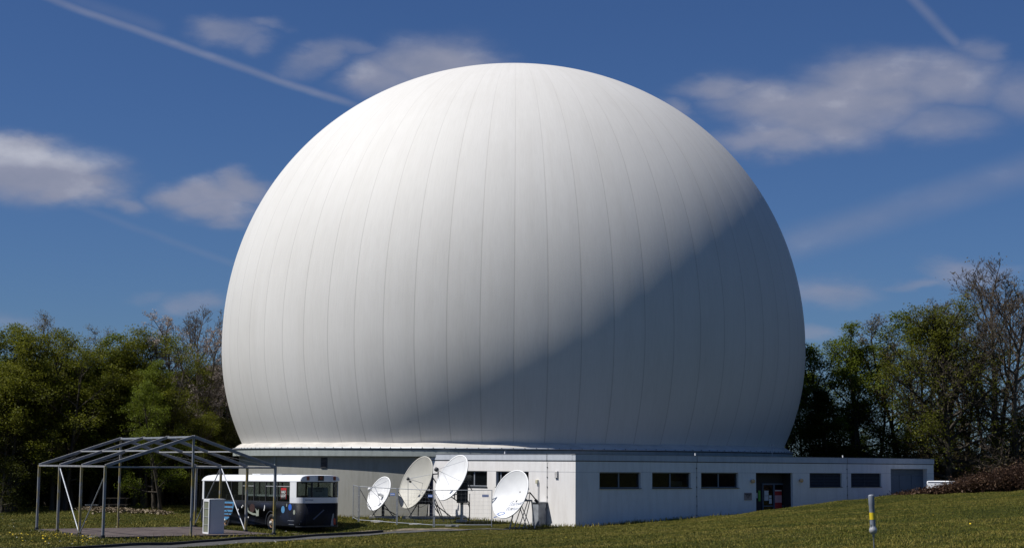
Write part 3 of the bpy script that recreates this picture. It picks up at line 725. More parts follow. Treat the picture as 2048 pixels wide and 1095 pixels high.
xb.build('cross_brace', 'galv', root)
b = MB(); b.tube([(0, 0, top), P(0, -.3, -h)], .07, 8); b.tube([(.2, .1, top), P(.35, .25, -h+.06)], .04, 8); b.tube([(.1, -.2, top+.05), P(.2, -.75, -h+.15)], .035, 8); b.build('head_mount', 'dark_steel', root)
b = MB(); b.tube([P(.75, .1, -h+.1), (.35, -.35, top+.42), (.75, -.45, top-.05)], .035, 8); b.tube([(.62, -.42, top+.06), (.78, -.46, top-.1)], .075, 10); b.build('actuator', 'dark_steel', root)
b = MB(); b.tube([(.35, -.35, top+.4), (.3, -.3, top)], .02, 6); b.build('bracket', 'dark_steel', root)
# lettering laid on the curved surface; u right, v up on the dish as seen from the front
def on_dish(b, V, Fc, cx_, cy_, lift=.006, rot=0.):
    cr, sr = math.cos(rot), math.sin(rot); vs = []
    for v in V:
        x = cx_+v.x*cr-v.y*sr; y = cy_+v.x*sr+v.y*cr; rr = math.hypot(x, y)
        vs.append(P(x, y, pz(min(rr, R*.985))+lift+v.z*.5))
    return b.add(vs, Fc)
b = MB(); V, Fc = text_mesh('Sternwarte', .34, bold=False, shear=.25, align='LEFT'); on_dish(b, V, Fc, -.22, -.42, rot=.0); b.build('lettering', 'letter_grey', root)
b = MB(); V, Fc = text_mesh('Bochum', .34, bold=False, shear=.25, align='LEFT'); on_dish(b, V, Fc, -.26, -.72, rot=.0); b.build('lettering', 'letter_grey', root)
# blue looped emblem near the lower edge
b = MB(); lp = [Vector((.26*math.cos(a)-.04*math.sin(2*a), .12*math.sin(a), 0)) for a in [2*PI*i/28 for i in range(28)]]
vs = lp+[v*.62+Vector((.03, .01, 0)) for v in lp]; on_dish(b, vs, [(i, (i+1) % 28, 28+(i+1) % 28, 28+i) for i in range(28)], -.38, -1.06, .008, .30)
sw = [Vector((-.42, -.10, 0)), Vector((-.2, -.13, 0)), Vector((0, -.10, 0)), Vector((0, -.14, 0)), Vector((-.2, -.18, 0)), Vector((-.42, -.16, 0))]; on_dish(b, sw, [(0, 1, 2, 3, 4, 5)], -.38, -1.06, .008, .30)
b.build('emblem', simple('faded_blue_print', (.05, .12, .34), .6), root)
b = MB(); cap = [Vector((.05*math.cos(2*PI*i/16), .075*math.sin(2*PI*i/16), 0)) for i in range(16)]; on_dish(b, cap, [tuple(range(16))], .28, -.26, .01, -.5); b.build('plug', 'dark_steel', root)

# grey service cabinet
p = at(1078, 1047, 88.05); cz = gz(p.x, 88.05)
root = thing('service_cabinet', 'tall weathered grey metal cabinet against the white sunlit wall', 'cabinet', (p.x, 88.05, cz), th+.05)
Hc = at(1078, 1004.5, 88.05).z-cz
b = MB(); b.box((0, 0, Hc/2-.05), (.56, .5, Hc+.1)); bevel(b.build('body', 'cabinet', root), .015)
b = MB(); b.box((0, -.02, Hc+.03), (.66, .62, .06)); bevel(b.build('lid', 'galv', root), .01)
for z0_, z1_ in ((.06, .38), (.42, Hc-.06)):
    b = MB(); b.box((0, -.262, (z0_+z1_)/2), (.5, .02, z1_-z0_)); b.build('door', 'cabinet', root)
b = MB(); b.tube([(.2, -.29, .8), (.2, -.29, .92)], .012, 6); b.build('handle', 'dark_steel', root)

# ------------------------------------------------------------------ mobile mesh fence
def fence_panel(A, Bp, label, sign=None, brace_dir=(.35, 1.0), brace=True):
    A = Vector((*A, 0)); Bp = Vector((*Bp, 0)); d = Bp-A; L = d.length; rz = math.atan2(d.y, d.x); za, zb = gz(A.x, A.y), gz(Bp.x, Bp.y)
    root = thing('mesh_fence', label, 'fence', (A.x, A.y, za+.10), rz, 'mobile mesh fence panels around the dishes'); sl = (zb-za)/L; H = 1.86
    P = lambda s, z: (s, 0, z+sl*s)
    f = MB(); f.tube([P(.02, -.08), P(.02, H)], .022, 8); f.tube([P(L-.02, -.08), P(L-.02, H)], .022, 8)
    f.tube([P(.02, H-.02), P(L-.02, H-.02)], .019, 8); f.tube([P(.02, .03), P(L-.02, .03)], .019, 8)
    fo = f.build('frame', 'galv', root)
    w = MB(); n = int(L/.22)
    for i in range(1, n): w.tube([P(L*i/n, .03), P(L*i/n, H-.02)], .0022, 3, False)
    for i in range(1, 9): w.tube([P(.02, .03+(H-.05)*i/9), P(L-.02, .03+(H-.05)*i/9)], .0028, 3, False)
    w.build('wire_mesh', 'galv', root)
    if brace:
        q = MB(); q.tube([(.06, 0, H-.18), (.95, .55, -.05)], .017, 6); q.build('brace', 'dark_steel', root)
        q = MB(); q.box((.9, .5, -.06), (.7, .3, .14)); bevel(q.build('brace_foot', 'concrete', root), .02)
    for z in (.55, 1.35):
        q = MB(); q.box(P(.0, z), (.07, .07, .05)); q.build('clamp', 'alu_bright', root)
    if sign is not None:
        q = MB(); q.box((L-sign, -.03, H-.32+sl*L), (.34, .01, .13)); so = q.build('sign', 'blue_sign', root)
        q = MB()
        for i in range(5): q.box((L-sign-.12+.06*i, -.037, H-.32+sl*L), (.035, .004, .05))
        q.build('sign_print', 'paper', so)
    return root
xy = lambda px, Y: (at(px, 1000, Y).x, Y)
fA, fB, fC, fD = xy(718.5, 91.2), xy(795, 89.4), xy(869, 87.4), xy(984.5, 87.2)
fence_panel(fA, (fB[0]-.03, fB[1]), 'mesh fence panel in front of the smallest dish, left of three in the row', .3)
fence_panel(fB, (fC[0]-.03, fC[1]), 'mesh fence panel in front of the large beige dish, middle of the row', .25)
fence_panel(fC, fD, 'mesh fence panel ending beside the lettered dish, right of the row', .36)
fence_panel((fA[0]-.05, fA[1]+.08), (fA[0]-.62, fA[1]+3.0), 'mesh fence panel seen edge-on, returning to the grey wall', None, brace=False)

# ------------------------------------------------------------------ marquee skeleton
TO = (-19.70, 80.3); ta = math.radians(32.7)
marq = thing('marquee_frame', 'bare grey metal marquee skeleton with pitched roof beams over a wooden floor', 'marquee', (TO[0], TO[1], .06), ta)
W_, L_ = 9.0, 10.7; HE = 3.47; HR = 4.94
bays = [0, L_/3, 2*L_/3, L_]
def member(name, a, c, w=.12, h=.12, mat='alu'):
    b = MB(); b.beam(a, c, w, h); return bevel(b.build(name, mat, marq), .008, 1)
for i, y in enumerate(bays):
    for x in (0, W_):
        p = member('post', (x, y, -.1), (x, y, HE-.02), .12, .12, 'post')
        q = MB(); q.box((x, y, -.02), (.26, .26, .05)); q.box((x, y, .06), (.17, .17, .13)); q.build('foot_plate', 'dark_steel', p)
    for x0_, s in ((0, 1), (W_, -1)):
        b = MB(); b.beam((x0_, y, HE-.02), (W_/2, y, HR), .10, .15); bevel(b.build('rafter', 'alu', marq), .008, 1)
for y in (0, L_): member('ridge_post', (W_/2, y+.001, .0), (W_/2, y+.001, HR-.08), .10, .10, 'post')
for i in range(3):
    y0_, y1_ = bays[i]+.06, bays[i+1]-.06
    for x in (0, W_): member('eave_beam', (x, y0_, HE-.05), (x, y1_, HE-.05), .09, .09, 'alu')
    member('ridge_beam', (W_/2, y0_, HR-.02), (W_/2, y1_, HR-.02), .09, .09, 'galv')
    for x in (W_/4, 3*W_/4): member('purlin', (x, y0_, (HE+HR)/2), (x, y1_, (HE+HR)/2), .07, .07, 'alu_bright')
member('tie_beam', (.07, 0, HE-.07), (W_/2-.06, 0, HE-.07), .08, .08, 'alu'); member('tie_beam', (W_/2+.06, 0, HE-.07), (W_-.07, 0, HE-.07), .08, .08, 'alu')
def rod(a, c, r=.03, mat='galv', name='diagonal_brace'):
    b = MB(); b.tube([a, c], r, 8); b.build(name, mat, marq)
rod((0, bays[2]-.1, HE-.2), (0, bays[1]+.1, .15), .035, 'galv'); rod((0, bays[1]-.1, .1), (0, .1, HE-.55))
rod((W_, bays[2]-.1, HE-.15), (W_, bays[1]+.12, .1), .035, 'galv'); rod((W_, bays[2]+.1, HE-.15), (W_, bays[3]-.1, .25), .03)
for x0_, x1_ in ((0, W_/4), (W_, 3*W_/4)):
    for k in (0, 2):
        zc_ = (HE+HR)/2-.05; rod((x0_, bays[k]+.1, HE-.02), (x1_, bays[k+1]-.1, zc_), .008, 'dark_steel', 'bracing_cable'); rod((x0_, bays[k+1]-.1, HE-.02), (x1_, bays[k]+.1, zc_), .008, 'dark_steel', 'bracing_cable')
deck = thing('wooden_floor', 'low brown wooden floor laid inside the marquee skeleton', 'floor platform', (TO[0], TO[1], .0), ta)
b = MB(); nx_, ny_ = 8, 5
for i in range(nx_):
    for j in range(ny_):
        b.box((.08+(W_-.16)*(i+.5)/nx_, .08+(L_-.16)*(j+.5)/ny_, .075), ((W_-.16)/nx_-.012, (L_-.16)/ny_-.012, .05))
b.build('floor_panels', 'boards', deck)
b = MB()
for (a, c) in (((0, -.02), (W_, -.02)), ((0, L_+.02), (W_, L_+.02)), ((-.02, .02), (-.02, L_)), ((W_+.02, .02), (W_+.02, L_))): b.beam((*a, .0), (*c, .0), .09, .20)
b.build('bearer_frame', 'dark_steel', deck)
# concrete plate with faded red print in front of the floor
pc = onground(478, 1068); s = thing('ground_plate', 'pale flat concrete plate with faded red print at the floor edge', 'slab', (pc[0], pc[1], gz(*pc)), ta-.25)
b = MB(); b.box((0, 0, .03), (1.95, .75, .10)); bevel(b.build('plate', 'concrete', s), .01)
V, Fc = text_mesh('WILLKOMMEN', .19); b = MB(); b.add([(v.x+.25, v.y-.02, .084+v.z) for v in V], Fc); b.build('lettering', simple('faded_red_print', (.36, .09, .07), .8, 0, .3, 9), s)


for k, (px, py) in enumerate(((92, 1060), (187, 1074))):
    g_ = onground(px, py); t_ = thing('paving_slab', ('loose pale slab at the rear left marquee post', 'loose pale slab at the front left marquee post')[k], 'slab', (g_[0], g_[1], gz(*g_)), .4+k); b = MB(); b.box((0, 0, .02), (.8, .35, .07)); bevel(b.build('slab', 'concrete', t_), .02)

# display case in front of the floor
pc = at(418.5, 1062.5, 84.6); zc0 = .10
case = thing('display_case', 'tall grey display case with a white framed glass front on the wooden floor', 'display case', (pc.x, 84.6, zc0), ta)
cw, cd, ch = .80, .78, 1.72
b = MB(); b.box((cw/2+.02, cd/2, ch/2), (cw-.04, cd, ch)); bevel(b.build('body', 'case_side', case), .01)
b = MB()
for y_ in (.04, cd-.04): b.box((-.02, y_, ch/2), (.05, .08, ch-.01))
for z_ in (.04, ch-.05): b.box((-.021, cd/2, z_), (.05, cd-.16, .08))
b.box((cw/2, cd/2, ch+.02), (cw+.06, cd+.03, .04)); b.build('door_frame', 'case_frame', case)
b = MB(); b.box((-.008, cd/2, ch/2), (.02, cd-.16, ch-.16)); b.build('glass', 'case_glass', case)
for z_ in (.45, .85, 1.28):
    b = MB(); b.box((-.02, cd/2, z_), (.035, cd-.16, .025)); b.build('shelf', 'alu_bright', case)

# ------------------------------------------------------------------ old city bus
BP = at(598, 1000, 88.0); ba = math.radians(35.5)
bus = thing('city_bus', 'old white and dark blue painted city bus parked beside the marquee skeleton', 'bus', (BP.x, 88.0, .04), ba)
bus.rotation_euler = (math.radians(-.45), 0, ba)
BW, BL = 2.55, 12.4
def rrect(inset, r, z, n=8, yoff=0.):
    r = max(.02, r-inset*.5); x0_, x1_, y0_, y1_ = inset, BW-inset, inset+yoff, BL-inset-yoff*0
    out = []
    for cx_, cy_, a0_ in ((x1_-r, y1_-r, 0), (x0_+r, y1_-r, 90), (x0_+r, y0_+r, 180), (x1_-r, y0_+r, 270)):
        for i in range(n+1):
            a = math.radians(a0_+90*i/n); out.append(Vector((cx_+r*math.cos(a), cy_+r*math.sin(a), z)))
    return out
def loft(b, secs, cap0=True, cap1=True, smooth=True, mi=0):
    n = len(secs[0]); vs = [v for s in secs for v in s]; fs = []
    for i in range(len(secs)-1):
        for k in range(n): fs.append((i*n+k, i*n+(k+1) % n, (i+1)*n+(k+1) % n, (i+1)*n+k))
    b.add(vs, fs, smooth, mi)
    if cap0: b.add(secs[0], [tuple(reversed(range(n)))], False, mi)
    if cap1: b.add(secs[-1], [tuple(range(n))], False, mi)
CR = .42
ZB, ZD, ZG, ZGT, ZR = .27, 1.56, 1.86, 2.70, 3.06
b = MB(); loft(b, [rrect(.06, CR, ZB), rrect(.01, CR, ZB+.08), rrect(0, CR, ZB+.3), rrect(0, CR, ZD)])
low = b.build('lower_body', 'bus_paint', bus)
cut = MB(); wheel_y = (3.2, 8.9)
for y in wheel_y:
    for x in (0, BW): cut.lathe([(0, -.36), (.56, -.36), (.56, .36), (0, .36)], 28, B=Matrix.Translation((x, y, .50)) @ Matrix.Rotation(PI/2, 4, 'Y'))
cut = cut.build('cutter', 'black', bus)
bo = low.modifiers.new('wells', 'BOOLEAN'); bo.object = cut; bo.operation = 'DIFFERENCE'; bo.solver = 'EXACT'
bpy.context.view_layer.update()
nm = bpy.data.meshes.new_from_object(low.evaluated_get(bpy.context.evaluated_depsgraph_get()))
low.modifiers.clear(); low.data = nm; cm = cut.data; bpy.data.objects.remove(cut); bpy.data.meshes.remove(cm)
if not nm.materials: nm.materials.append(M['bus_paint'])
# perimeter strips: s<0 left side forwards, arc, rear, arc, right side
def plan(s, off=0.):
    q = CR*PI/2; rw = BW-2*CR
    if s < 0: return Vector((-off, CR-s, 0))
    if s < q:
        a = PI+s/CR; return Vector((CR+(CR+off)*math.cos(a), CR+(CR+off)*math.sin(a), 0))
    if s < q+rw: return Vector((CR+s-q, -off, 0))
    if s < 2*q+rw:
        a = 1.5*PI+(s-q-rw)/CR; return Vector((BW-CR+(CR+off)*math.cos(a), CR+(CR+off)*math.sin(a), 0))
    return Vector((BW+off, CR+(s-2*q-rw), 0))
QA = CR*PI/2; RW = BW-2*CR; SE = 2*QA+RW
def strip(b, s0, s1, z0_, z1_, o0=-.05, o1=0., mi=0):
    ss = sorted({s0, s1, *[v for v in (0, QA, QA+RW, SE) if s0 < v < s1], *[QA*i/7 for i in range(8) if s0 < QA*i/7 < s1], *[QA+RW+QA*i/7 for i in range(8) if s0 < QA+RW+QA*i/7 < s1]})
    n = len(ss); vs = []
    for s in ss:
        for o, z in ((o1, z0_), (o1, z1_), (o0, z1_), (o0, z0_)):
            v = plan(s, o); vs.append((v.x, v.y, z))
    fs = []
    for i in range(n-1):
        for k in range(4): fs.append((i*4+k, i*4+(k+1) % 4, (i+1)*4+(k+1) % 4, (i+1)*4+k))
    fs += [(0, 3, 2, 1), ((n-1)*4, (n-1)*4+1, (n-1)*4+2, (n-1)*4+3)]
    b.add(vs, fs, False, mi)
SF = -(BL-2*CR)            # front end of the left side
b = MB()
strip(b, -.62, SE+.5, ZD, ZG)                                  # white belt round the tail
b.build('belt', 'bus_belt', bus)
b = MB(); strip(b, SF, -.62, ZD+.002, ZD+.07, -.05, .004, 0); b.build('window_sill', 'dark_steel', bus)
b = MB(); strip(b, SE+.5, SE-SF, ZD, ZD+.07); b.build('window_sill', 'dark_steel', bus)
lp = MB(); strip(lp, -.62, .10, ZG, ZGT, -.06, 0)               # bright rear pillar
lp.build('corner_pillar', 'bus_white', bus)
lp = MB(); strip(lp, SE-.30, SE+.35, ZG, ZGT, -.06, 0)
lp.build('corner_pillar', 'bus_white', bus)
q = MB(); strip(q, SF-.0, SF+.22, ZD+.07, ZGT, -.06, 0); q.build('front_pillar', 'bus_white', bus)
# dark window posts along both sides
b = MB(); s = -.62; posts_s = [-.62-1.42*i for i in range(1, 7)]
for ps in posts_s:
    strip(b, ps-.04, ps+.04, ZD+.07, ZGT, -.06, -.002); strip(b, SE-ps-.04, SE-ps+.04, ZD+.07, ZGT, -.06, -.002)
strip(b, SF, SE-SF, ZGT-.05, ZGT, -.06, -.003)
strip(b, .10, SE-.3, ZG, ZG+.035, -.06, -.003)
strip(b, .98, 1.06, ZG, ZGT, -.06, -.002); strip(b, 2.32, 2.40, ZG, ZGT, -.06, -.002); strip(b, .10, .14, ZG, ZGT, -.06, -.004); 
b.build('window_posts', 'black', bus)
def pane(s0, s1, z0_, z1_, nm='window_pane'):
    b = MB(); strip(b, s0, s1, z0_, z1_, -.035, -.028); b.build(nm, 'bus_glass', bus)
edges = [-.62]+posts_s+[SF+.22]
for i in range(len(edges)-1): pane(edges[i+1]+.04, edges[i]-(.04 if i else 0), ZD+.07, ZGT-.05)
for i in range(len(edges)-1): pane(SE-edges[i]+.04, SE-edges[i+1]-.04, ZD+.07, ZGT-.05)
pane(.14, .98, ZG+.035, ZGT-.05); pane(1.06, 2.32, ZG+.035, ZGT-.05, 'rear_window'); pane(2.40, SE-.3, ZG+.035, ZGT-.05)
# sliding top-light bar in the rear-most side window
for i in (0, 1, 3):
    b = MB(); strip(b, edges[i+1]+.04, edges[i]-.04, 2.42, 2.46, -.03, .0); b.build('window_rail', 'alu_bright', bus)
# roof with rounded shoulders
b = MB(); loft(b, [rrect(-.012, CR, ZGT), rrect(-.012, CR, ZGT+.03), rrect(.03, CR, ZGT+.10), rrect(.10, CR, ZGT+.19), rrect(.20, CR, ZGT+.26), rrect(.34, CR, ZGT+.315), rrect(.55, CR+.1, ZGT+.352), rrect(.9, .3, ZGT+.36)])
b.build('roof', 'bus_white', bus)
# upright tail dome that carries the rear lamps
b = MB(); sec = []
for y_, k in ((-.014, 0.), (.0, .02), (.16, .04), (.5, .045)):
    pr = []
    for i in range(17):
        a = PI*i/16; pr.append(Vector((BW/2-(BW/2-.10-k)*math.copysign(abs(math.cos(a))**.45, math.cos(a)), y_, ZGT+.045+(.285+k*.6)*abs(math.sin(a))**.6)))
    sec.append(pr)
loft(b, sec, True, False); b.build('tail_dome', 'bus_belt', bus)
for x_, w_, mt_, nm_ in ((.52, .16, 'orange', 'tail_lamp'), (BW-.42, .16, 'orange', 'tail_lamp')):
    b = MB(); b.box((x_, -.03, ZGT+.17), (w_, .04, .20)); bevel(b.build(nm_, mt_, bus), .015)
b = MB(); b.box((BW/2+.02, -.03, ZGT+.18), (.36, .04, .27)); n_ = bevel(b.build('number_box', 'black', bus), .03)
b = MB(); b.lathe([(0, 0), (.085, 0), (.085, .012), (.06, .012), (.06, .002)], 16, B=Matrix.Translation((BW/2+.02, -.053, ZGT+.18)) @ Matrix.Rotation(PI/2, 4, 'X')); b.build('lamp', 'orange', n_)
for y_, l_ in ((3.6, .9), (6.3, 1.0)):
    b = MB(); b.box((BW/2-.2, y_, ZGT+.39), (.9, l_, .05)); bevel(b.build('roof_hatch', 'galv' if y_ < 5 else 'bus_white', bus), .015)
# interior
b = MB(); b.box((BW/2, BL/2, 1.0), (BW-.3, BL-.6, .06)); b.box((BW/2, BL-.25, 1.6), (BW-.5, .05, 1.0)); b.build('interior_floor', 'interior', bus)
for i in range(9):
    for x_ in (.55, 1.95):
        if i in (3,): continue
        b = MB(); b.box((x_, .9+i*1.05, 1.32), (.8, .45, .1)); b.box((x_, .7+i*1.05, 1.62), (.8, .09, .62)); bevel(b.build('seat', 'cloth', bus), .03)
b = MB(); b.box((.16, 4.2, 1.93), (.05, 4.6, .10)); b.build('grey_shelf', 'case_frame', bus)
rb = MB(); rb.box((1.22, .14, 2.13), (1.22, .02, .54)); sc = rb.build('rear_board', simple('pale_grey_board', (.8, .82, .85), .7), bus)
V, Fc = text_mesh('STERNWARTE', .10); b = MB(); b.add([(1.25+v.x, .125-v.z, 2.32+v.y) for v in V], Fc); b.build('lettering', 'mural_brown', sc)
V, Fc = text_mesh('BOCHUM', .085); b = MB(); b.add([(1.27+v.x, .125-v.z, 2.20+v.y) for v in V], Fc); b.build('lettering', 'dark_steel', sc)
b = MB(); b.box((1.15, 1.3, 2.5), (.05, .05, .35)); b.tube([(.8, 1.2, 2.62), (1.5, 1.2, 2.52)], .02, 6); b.build('hand_rail', 'black', bus)
b = MB(); V, Fc = text_mesh('BOCHUM', .11)
b.add([(.62+v.x, -.006-v.z, 1.72+v.y) for v in V], Fc); b.build('lettering', 'letter_grey', bus)
# sign behind the rear side window
sy = CR+1.30
b = MB(); b.box((-.012, sy, 2.06), (.012, .62, .60)); sg = b.build('window_sign', 'red', bus)
b = MB(); b.box((-.021, sy, 2.0), (.006, .56, .46)); b.build('sign_field', 'black', sg)
for txt, z_ in (('HALF', 2.13), ('LICHT', 1.93)):
    V, Fc = text_mesh(txt, .205, ext=.002); b = MB(); b.add([(-.027-v.z, sy-v.x, z_+v.y) for v in V], Fc); b.build('lettering', 'paper', sg)
# wheels
for y in wheel_y:
    for x, sgn in ((.03, -1), (BW-.03, 1)):
        Bm = Matrix.Translation((x+.0*sgn, y, .46)) @ Matrix.Rotation(sgn*PI/2, 4, 'Y')
        b = MB(); b.lathe([(.27, -.28), (.42, -.28), (.475, -.22), (.475, -.03), (.45, -.0), (.40, .01), (.30, -.01), (.27, -.04)], 36, B=Bm); wh = b.build('wheel', 'black', bus)
        b = MB(); b.lathe([(.30, -.03), (.26, -.06), (.20, -.08), (.17, -.02), (.13, .0), (0.001, .0)], 28, B=Bm); b.build('rim', 'hub', wh)
        b = MB(); b.lathe([(.10, .0), (.09, .06), (.001, .07)], 16, B=Bm)
        for k in range(8): b.tube([Bm @ Vector((.15*math.cos(k*PI/4), .15*math.sin(k*PI/4), -.02)), Bm @ Vector((.15*math.cos(k*PI/4), .15*math.sin(k*PI/4), .03))], .014, 6)
        b.build('hub', 'hub_white', wh)
        b = MB(); ang = [math.radians(-14+208*i/20) for i in range(21)]
        vs = [Vector((-.006 if sgn < 0 else BW+.006, y+r_*math.cos(a), .50+r_*math.sin(a))) for a in ang for r_ in (.56, .62)]
        b.add(vs, [(2*i, 2*i+1, 2*i+3, 2*i+2) for i in range(20)]); b.build('wheel_arch', 'dark_steel', bus)
# painted murals, a few millimetres proud of the side
def side_poly(name, pts, mat, lift=.006, parent=bus, label=None):
    b = MB(); b.add([(-lift, y, z) for y, z in pts]+[(-lift+.003, y, z) for y, z in pts], [tuple(range(len(pts)))]+[(i, (i+1) % len(pts), len(pts)+(i+1) % len(pts), len(pts)+i) for i in range(len(pts))]); return b.build(name, mat, parent, label)
def ell(cy_, cz_, ry_, rz_, n=22): return [(cy_+ry_*math.cos(2*PI*i/n), cz_+rz_*math.sin(2*PI*i/n)) for i in range(n)]
side_poly('mural_dot', ell(1.78, 1.20, .20, .19), 'mural_sky', label='light blue painted disc'); side_poly('mural_dot', ell(.98, 1.34, .19, .17), 'mural_blue', label='bright blue painted disc')
side_poly('mural_dot', ell(.50, 1.08, .11, .13), 'mural_bone', label='pale painted disc'); side_poly('mural_star', ell(1.36, 1.44, .05, .09, 8), 'mural_bone'); side_poly('mural_star', ell(3.95, 1.3, .05, .12, 8), 'paper'); side_poly('mural_star', ell(4.0, 1.15, .05, .07, 8), 'paper')
sh = side_poly('mural_shield', [(9.6, 1.53), (7.75, 1.53), (7.8, 1.25), (7.95, .95), (8.25, .66), (8.6, .52), (8.9, .50), (9.25, .62), (9.6, .9)], 'mural_sky', label='light blue shield-shaped patch with dark wavy lettering lines')
for z_, w_, mt_ in ((1.36, .055, 'mural_brown'), (1.13, .035, 'mural_brown'), (.92, .03, 'dark_steel'), (.74, .04, 'mural_brown')):
    pts = [(7.9+(.25 if z_ < .8 else 0)+1.5*i/24*(.55 if z_ < .8 else 1), z_+w_+.02*(i % 2)+.012*math.sin(i*2.3)) for i in range(25)]
    pts = pts+[(y, 2*z_-z-.01) for y, z in reversed(pts)]; side_poly('mural_line', pts, mt_, .010, sh)
side_poly('mural_bone', ell(6.15, 1.13, .22, .17), 'mural_bone', label='pale rounded figure painted on the side')
side_poly('mural_arm', [(6.1, 1.05), (5.75, .92), (5.35, .84), (4.95, .83), (4.95, .93), (5.35, .95), (5.75, 1.03), (6.05, 1.15)], 'mural_bone', .009)
side_poly('mural_arm', [(4.95, .78), (4.62, .80), (4.62, 1.18), (4.8, 1.08), (5.05, 1.22), (4.92, .98)], 'mural_bone', .012)
side_poly('mural_patch', ell(5.45, 1.22, .33, .24, 12), 'mural_brown', .005)
for y_, z_ in ((6.75, 1.25), (6.62, 1.33), (7.2, 1.1), (5.9, .7)): side_poly('mural_star', ell(y_, z_, .06, .05, 8), 'paper')
side_poly('trim', [(-CR*0+.5, .62), (1.2, .62), (1.2, .64), (.5, .64)], 'galv'); side_poly('trim', [(.5, .42), (1.1, .42), (1.1, .44), (.5, .44)], 'galv')
# tail: engine flap edges, meteor streak, lamp cluster and bumper
b = MB(); b.add([(.85, -.006, .72), (.92, -.006, .68), (1.55, -.006, 1.18), (1.5, -.006, 1.22)], [(0, 1, 2, 3)]); b.build('mural_streak', simple('faint_blue_streak', (.05, .07, .13), .6), bus)
b = MB(); b.box((.45, -.004, .95), (.012, .012, 1.15)); b.box((BW-.30, -.004, 1.1), (.012, .012, .9)); b.box((1.25, -.003, .38), (1.5, .010, .012)); b.build('flap_joint', 'black', bus)
b = MB(); b.add([(BW-.62, -.004, .30), (BW-.42, -.004, .30), (BW-.42, -.004, 1.02), (BW-.50, -.004, .95)], [(0, 1, 2, 3)]); b.build('tail_panel', 'cabinet', bus)
b = MB(); strip(b, QA+RW-.02, QA+RW+.12, .42, .74, 0, .02); b.build('tail_light', 'redlens', bus)
b = MB(); strip(b, SE+.1, SE+.2, .55, 1.35, 0, .04); b.build('mirror_block', 'black', bus)
b = MB(); b.box((-.02, 11.35, .95), (.04, .1, .22)); b.build('side_lamp', 'redlens', bus)
b = MB(); strip(b, .1, SE-.1, .30, .36, 0, .025); b.build('bumper', 'dark_steel', bus)

# ------------------------------------------------------------------ vent pole in the foreground
bp = at(1747.5, 1094, 27.0); bz = gz(bp.x, bp.y); tp = at(1742, 988, 27.0)
root = thing('marker_pole', 'slim grey pole with one yellow band standing on the near lawn', 'marker pole', (bp.x, 27.0, bz))
tl = tp-Vector((bp.x, 27.0, bz)); u_ = Vector((tl.x, 0, tl.z))
base_ = Vector((.035, 0, -.25)); axv = (tl-base_).normalized(); LT = (tl-base_).length
Bq = Matrix.Translation(base_) @ axv.to_track_quat('Z', 'Y').to_matrix().to_4x4()
S = 27/3280
zt = lambda py: LT-(py-988)*S
b = MB(); b.lathe([(.011, 0), (.011, zt(1071)), (.02, zt(1069)), (.02, zt(1064))], 12, B=Bq); b.build('rod', 'galv', root)
b = MB(); b.lathe([(.02, zt(1066)), (.05, zt(1064)), (.064, zt(1059)), (.062, zt(1055)), (.05, zt(1052.5)), (.047, zt(1050))], 28, B=Bq); b.build('collar', 'alu_bright', root)
b = MB(); b.lathe([(.047, zt(1052)), (.044, zt(1040)), (.0445, zt(1010)), (.0475, zt(1008)), (.048, zt(991)), (.044, zt(989)), (.03, zt(988)), (.001, zt(987.5))], 28, B=Bq); b.build('tube', simple('dull_grey_plastic_tube', (.20, .22, .25), .45), root)
b = MB(); b.lathe([(.0462, zt(1037)), (.0462, zt(1023))], 28, B=Bq); b.build('band', 'yellow', root)
b = MB(); b.box(Bq @ Vector((.035, -.045, zt(1048))), (.012, .012, .04)); b.build('clip', 'alu_bright', root)

# ------------------------------------------------------------------ trailer, low garage, picnic table
p0 = at(1853, 975, 101.5); gzt = .75
tr = thing('box_trailer', 'white box trailer roof showing above the brambles at the end of the building', 'trailer', (p0.x, 101.5, gzt), -.55)
zt_ = at(1856, 960.5, 101.6).z-gzt
b = MB(); b.box((2.3, 1.0, (zt_+.45)/2), (4.6, 2.0, zt_-.45)); bevel(b.build('body', 'van_white', tr), .09, 4)
for x_ in (1.9, 2.8):
    b = MB(); b.lathe([(0, -.1), (.33, -.1), (.33, .1), (0, .1)], 24, B=Matrix.Translation((x_, .02, .33)) @ Matrix.Rotation(PI/2, 4, 'X')); b.build('wheel', 'black', tr)
b = MB(); b.box((2.3, -.012, zt_-.06), (4.4, .02, .05)); b.build('roof_rail', 'galv', tr)
p0 = at(1861, 958, 121); zt_ = at(1880, 951.5, 121).z
gr = thing('low_garage', 'low pale garage with a dark flat roof edge behind the white trailer', 'garage', (p0.x, 121, .6), .06)
b = MB(); b.box((5, 2.5, (zt_-.6-.15)/2-.2), (10, 5, zt_-.6-.15+.4)); b.build('wall', plaster('beige_garage_wall', (.45, .43, .37), (.9, .9, .9)), gr)
b = MB(); b.box((5, 2.45, zt_-.6-.06), (10.3, 5.4, .14)); b.build('roof', 'roofgrey', gr)
g_ = (-26.6, 112.2); zg = gz(*g_)
pt = thing('picnic_table', 'grey wooden picnic table in the dark edge of the woods', 'table', (g_[0], g_[1], zg), .1)
b = MB()
for i in range(4): b.box((0, -.3+.2*i, .92), (1.5, .17, .05))
b.build('table_top', 'bark', pt)
for s in (-1, 1):
    b = MB(); b.box((0, s*.75, .5), (1.5, .26, .05)); b.build('bench', 'bark', pt)
    b = MB(); b.beam((s*.55, -.55, -.1), (s*.55, .3, .9), .08, .08); b.beam((s*.55, .55, -.1), (s*.55, -.3, .9), .08, .08); b.build('leg', 'bark', pt)
g_ = (-28.3, 112.0); t_ = thing('garden_bench', 'plain grey plank bench left of the picnic table', 'bench', (g_[0], g_[1], gz(*g_)), .05)
b = MB(); b.box((0, 0, .5), (.85, .36, .06)); b.build('seat', 'concrete', t_)
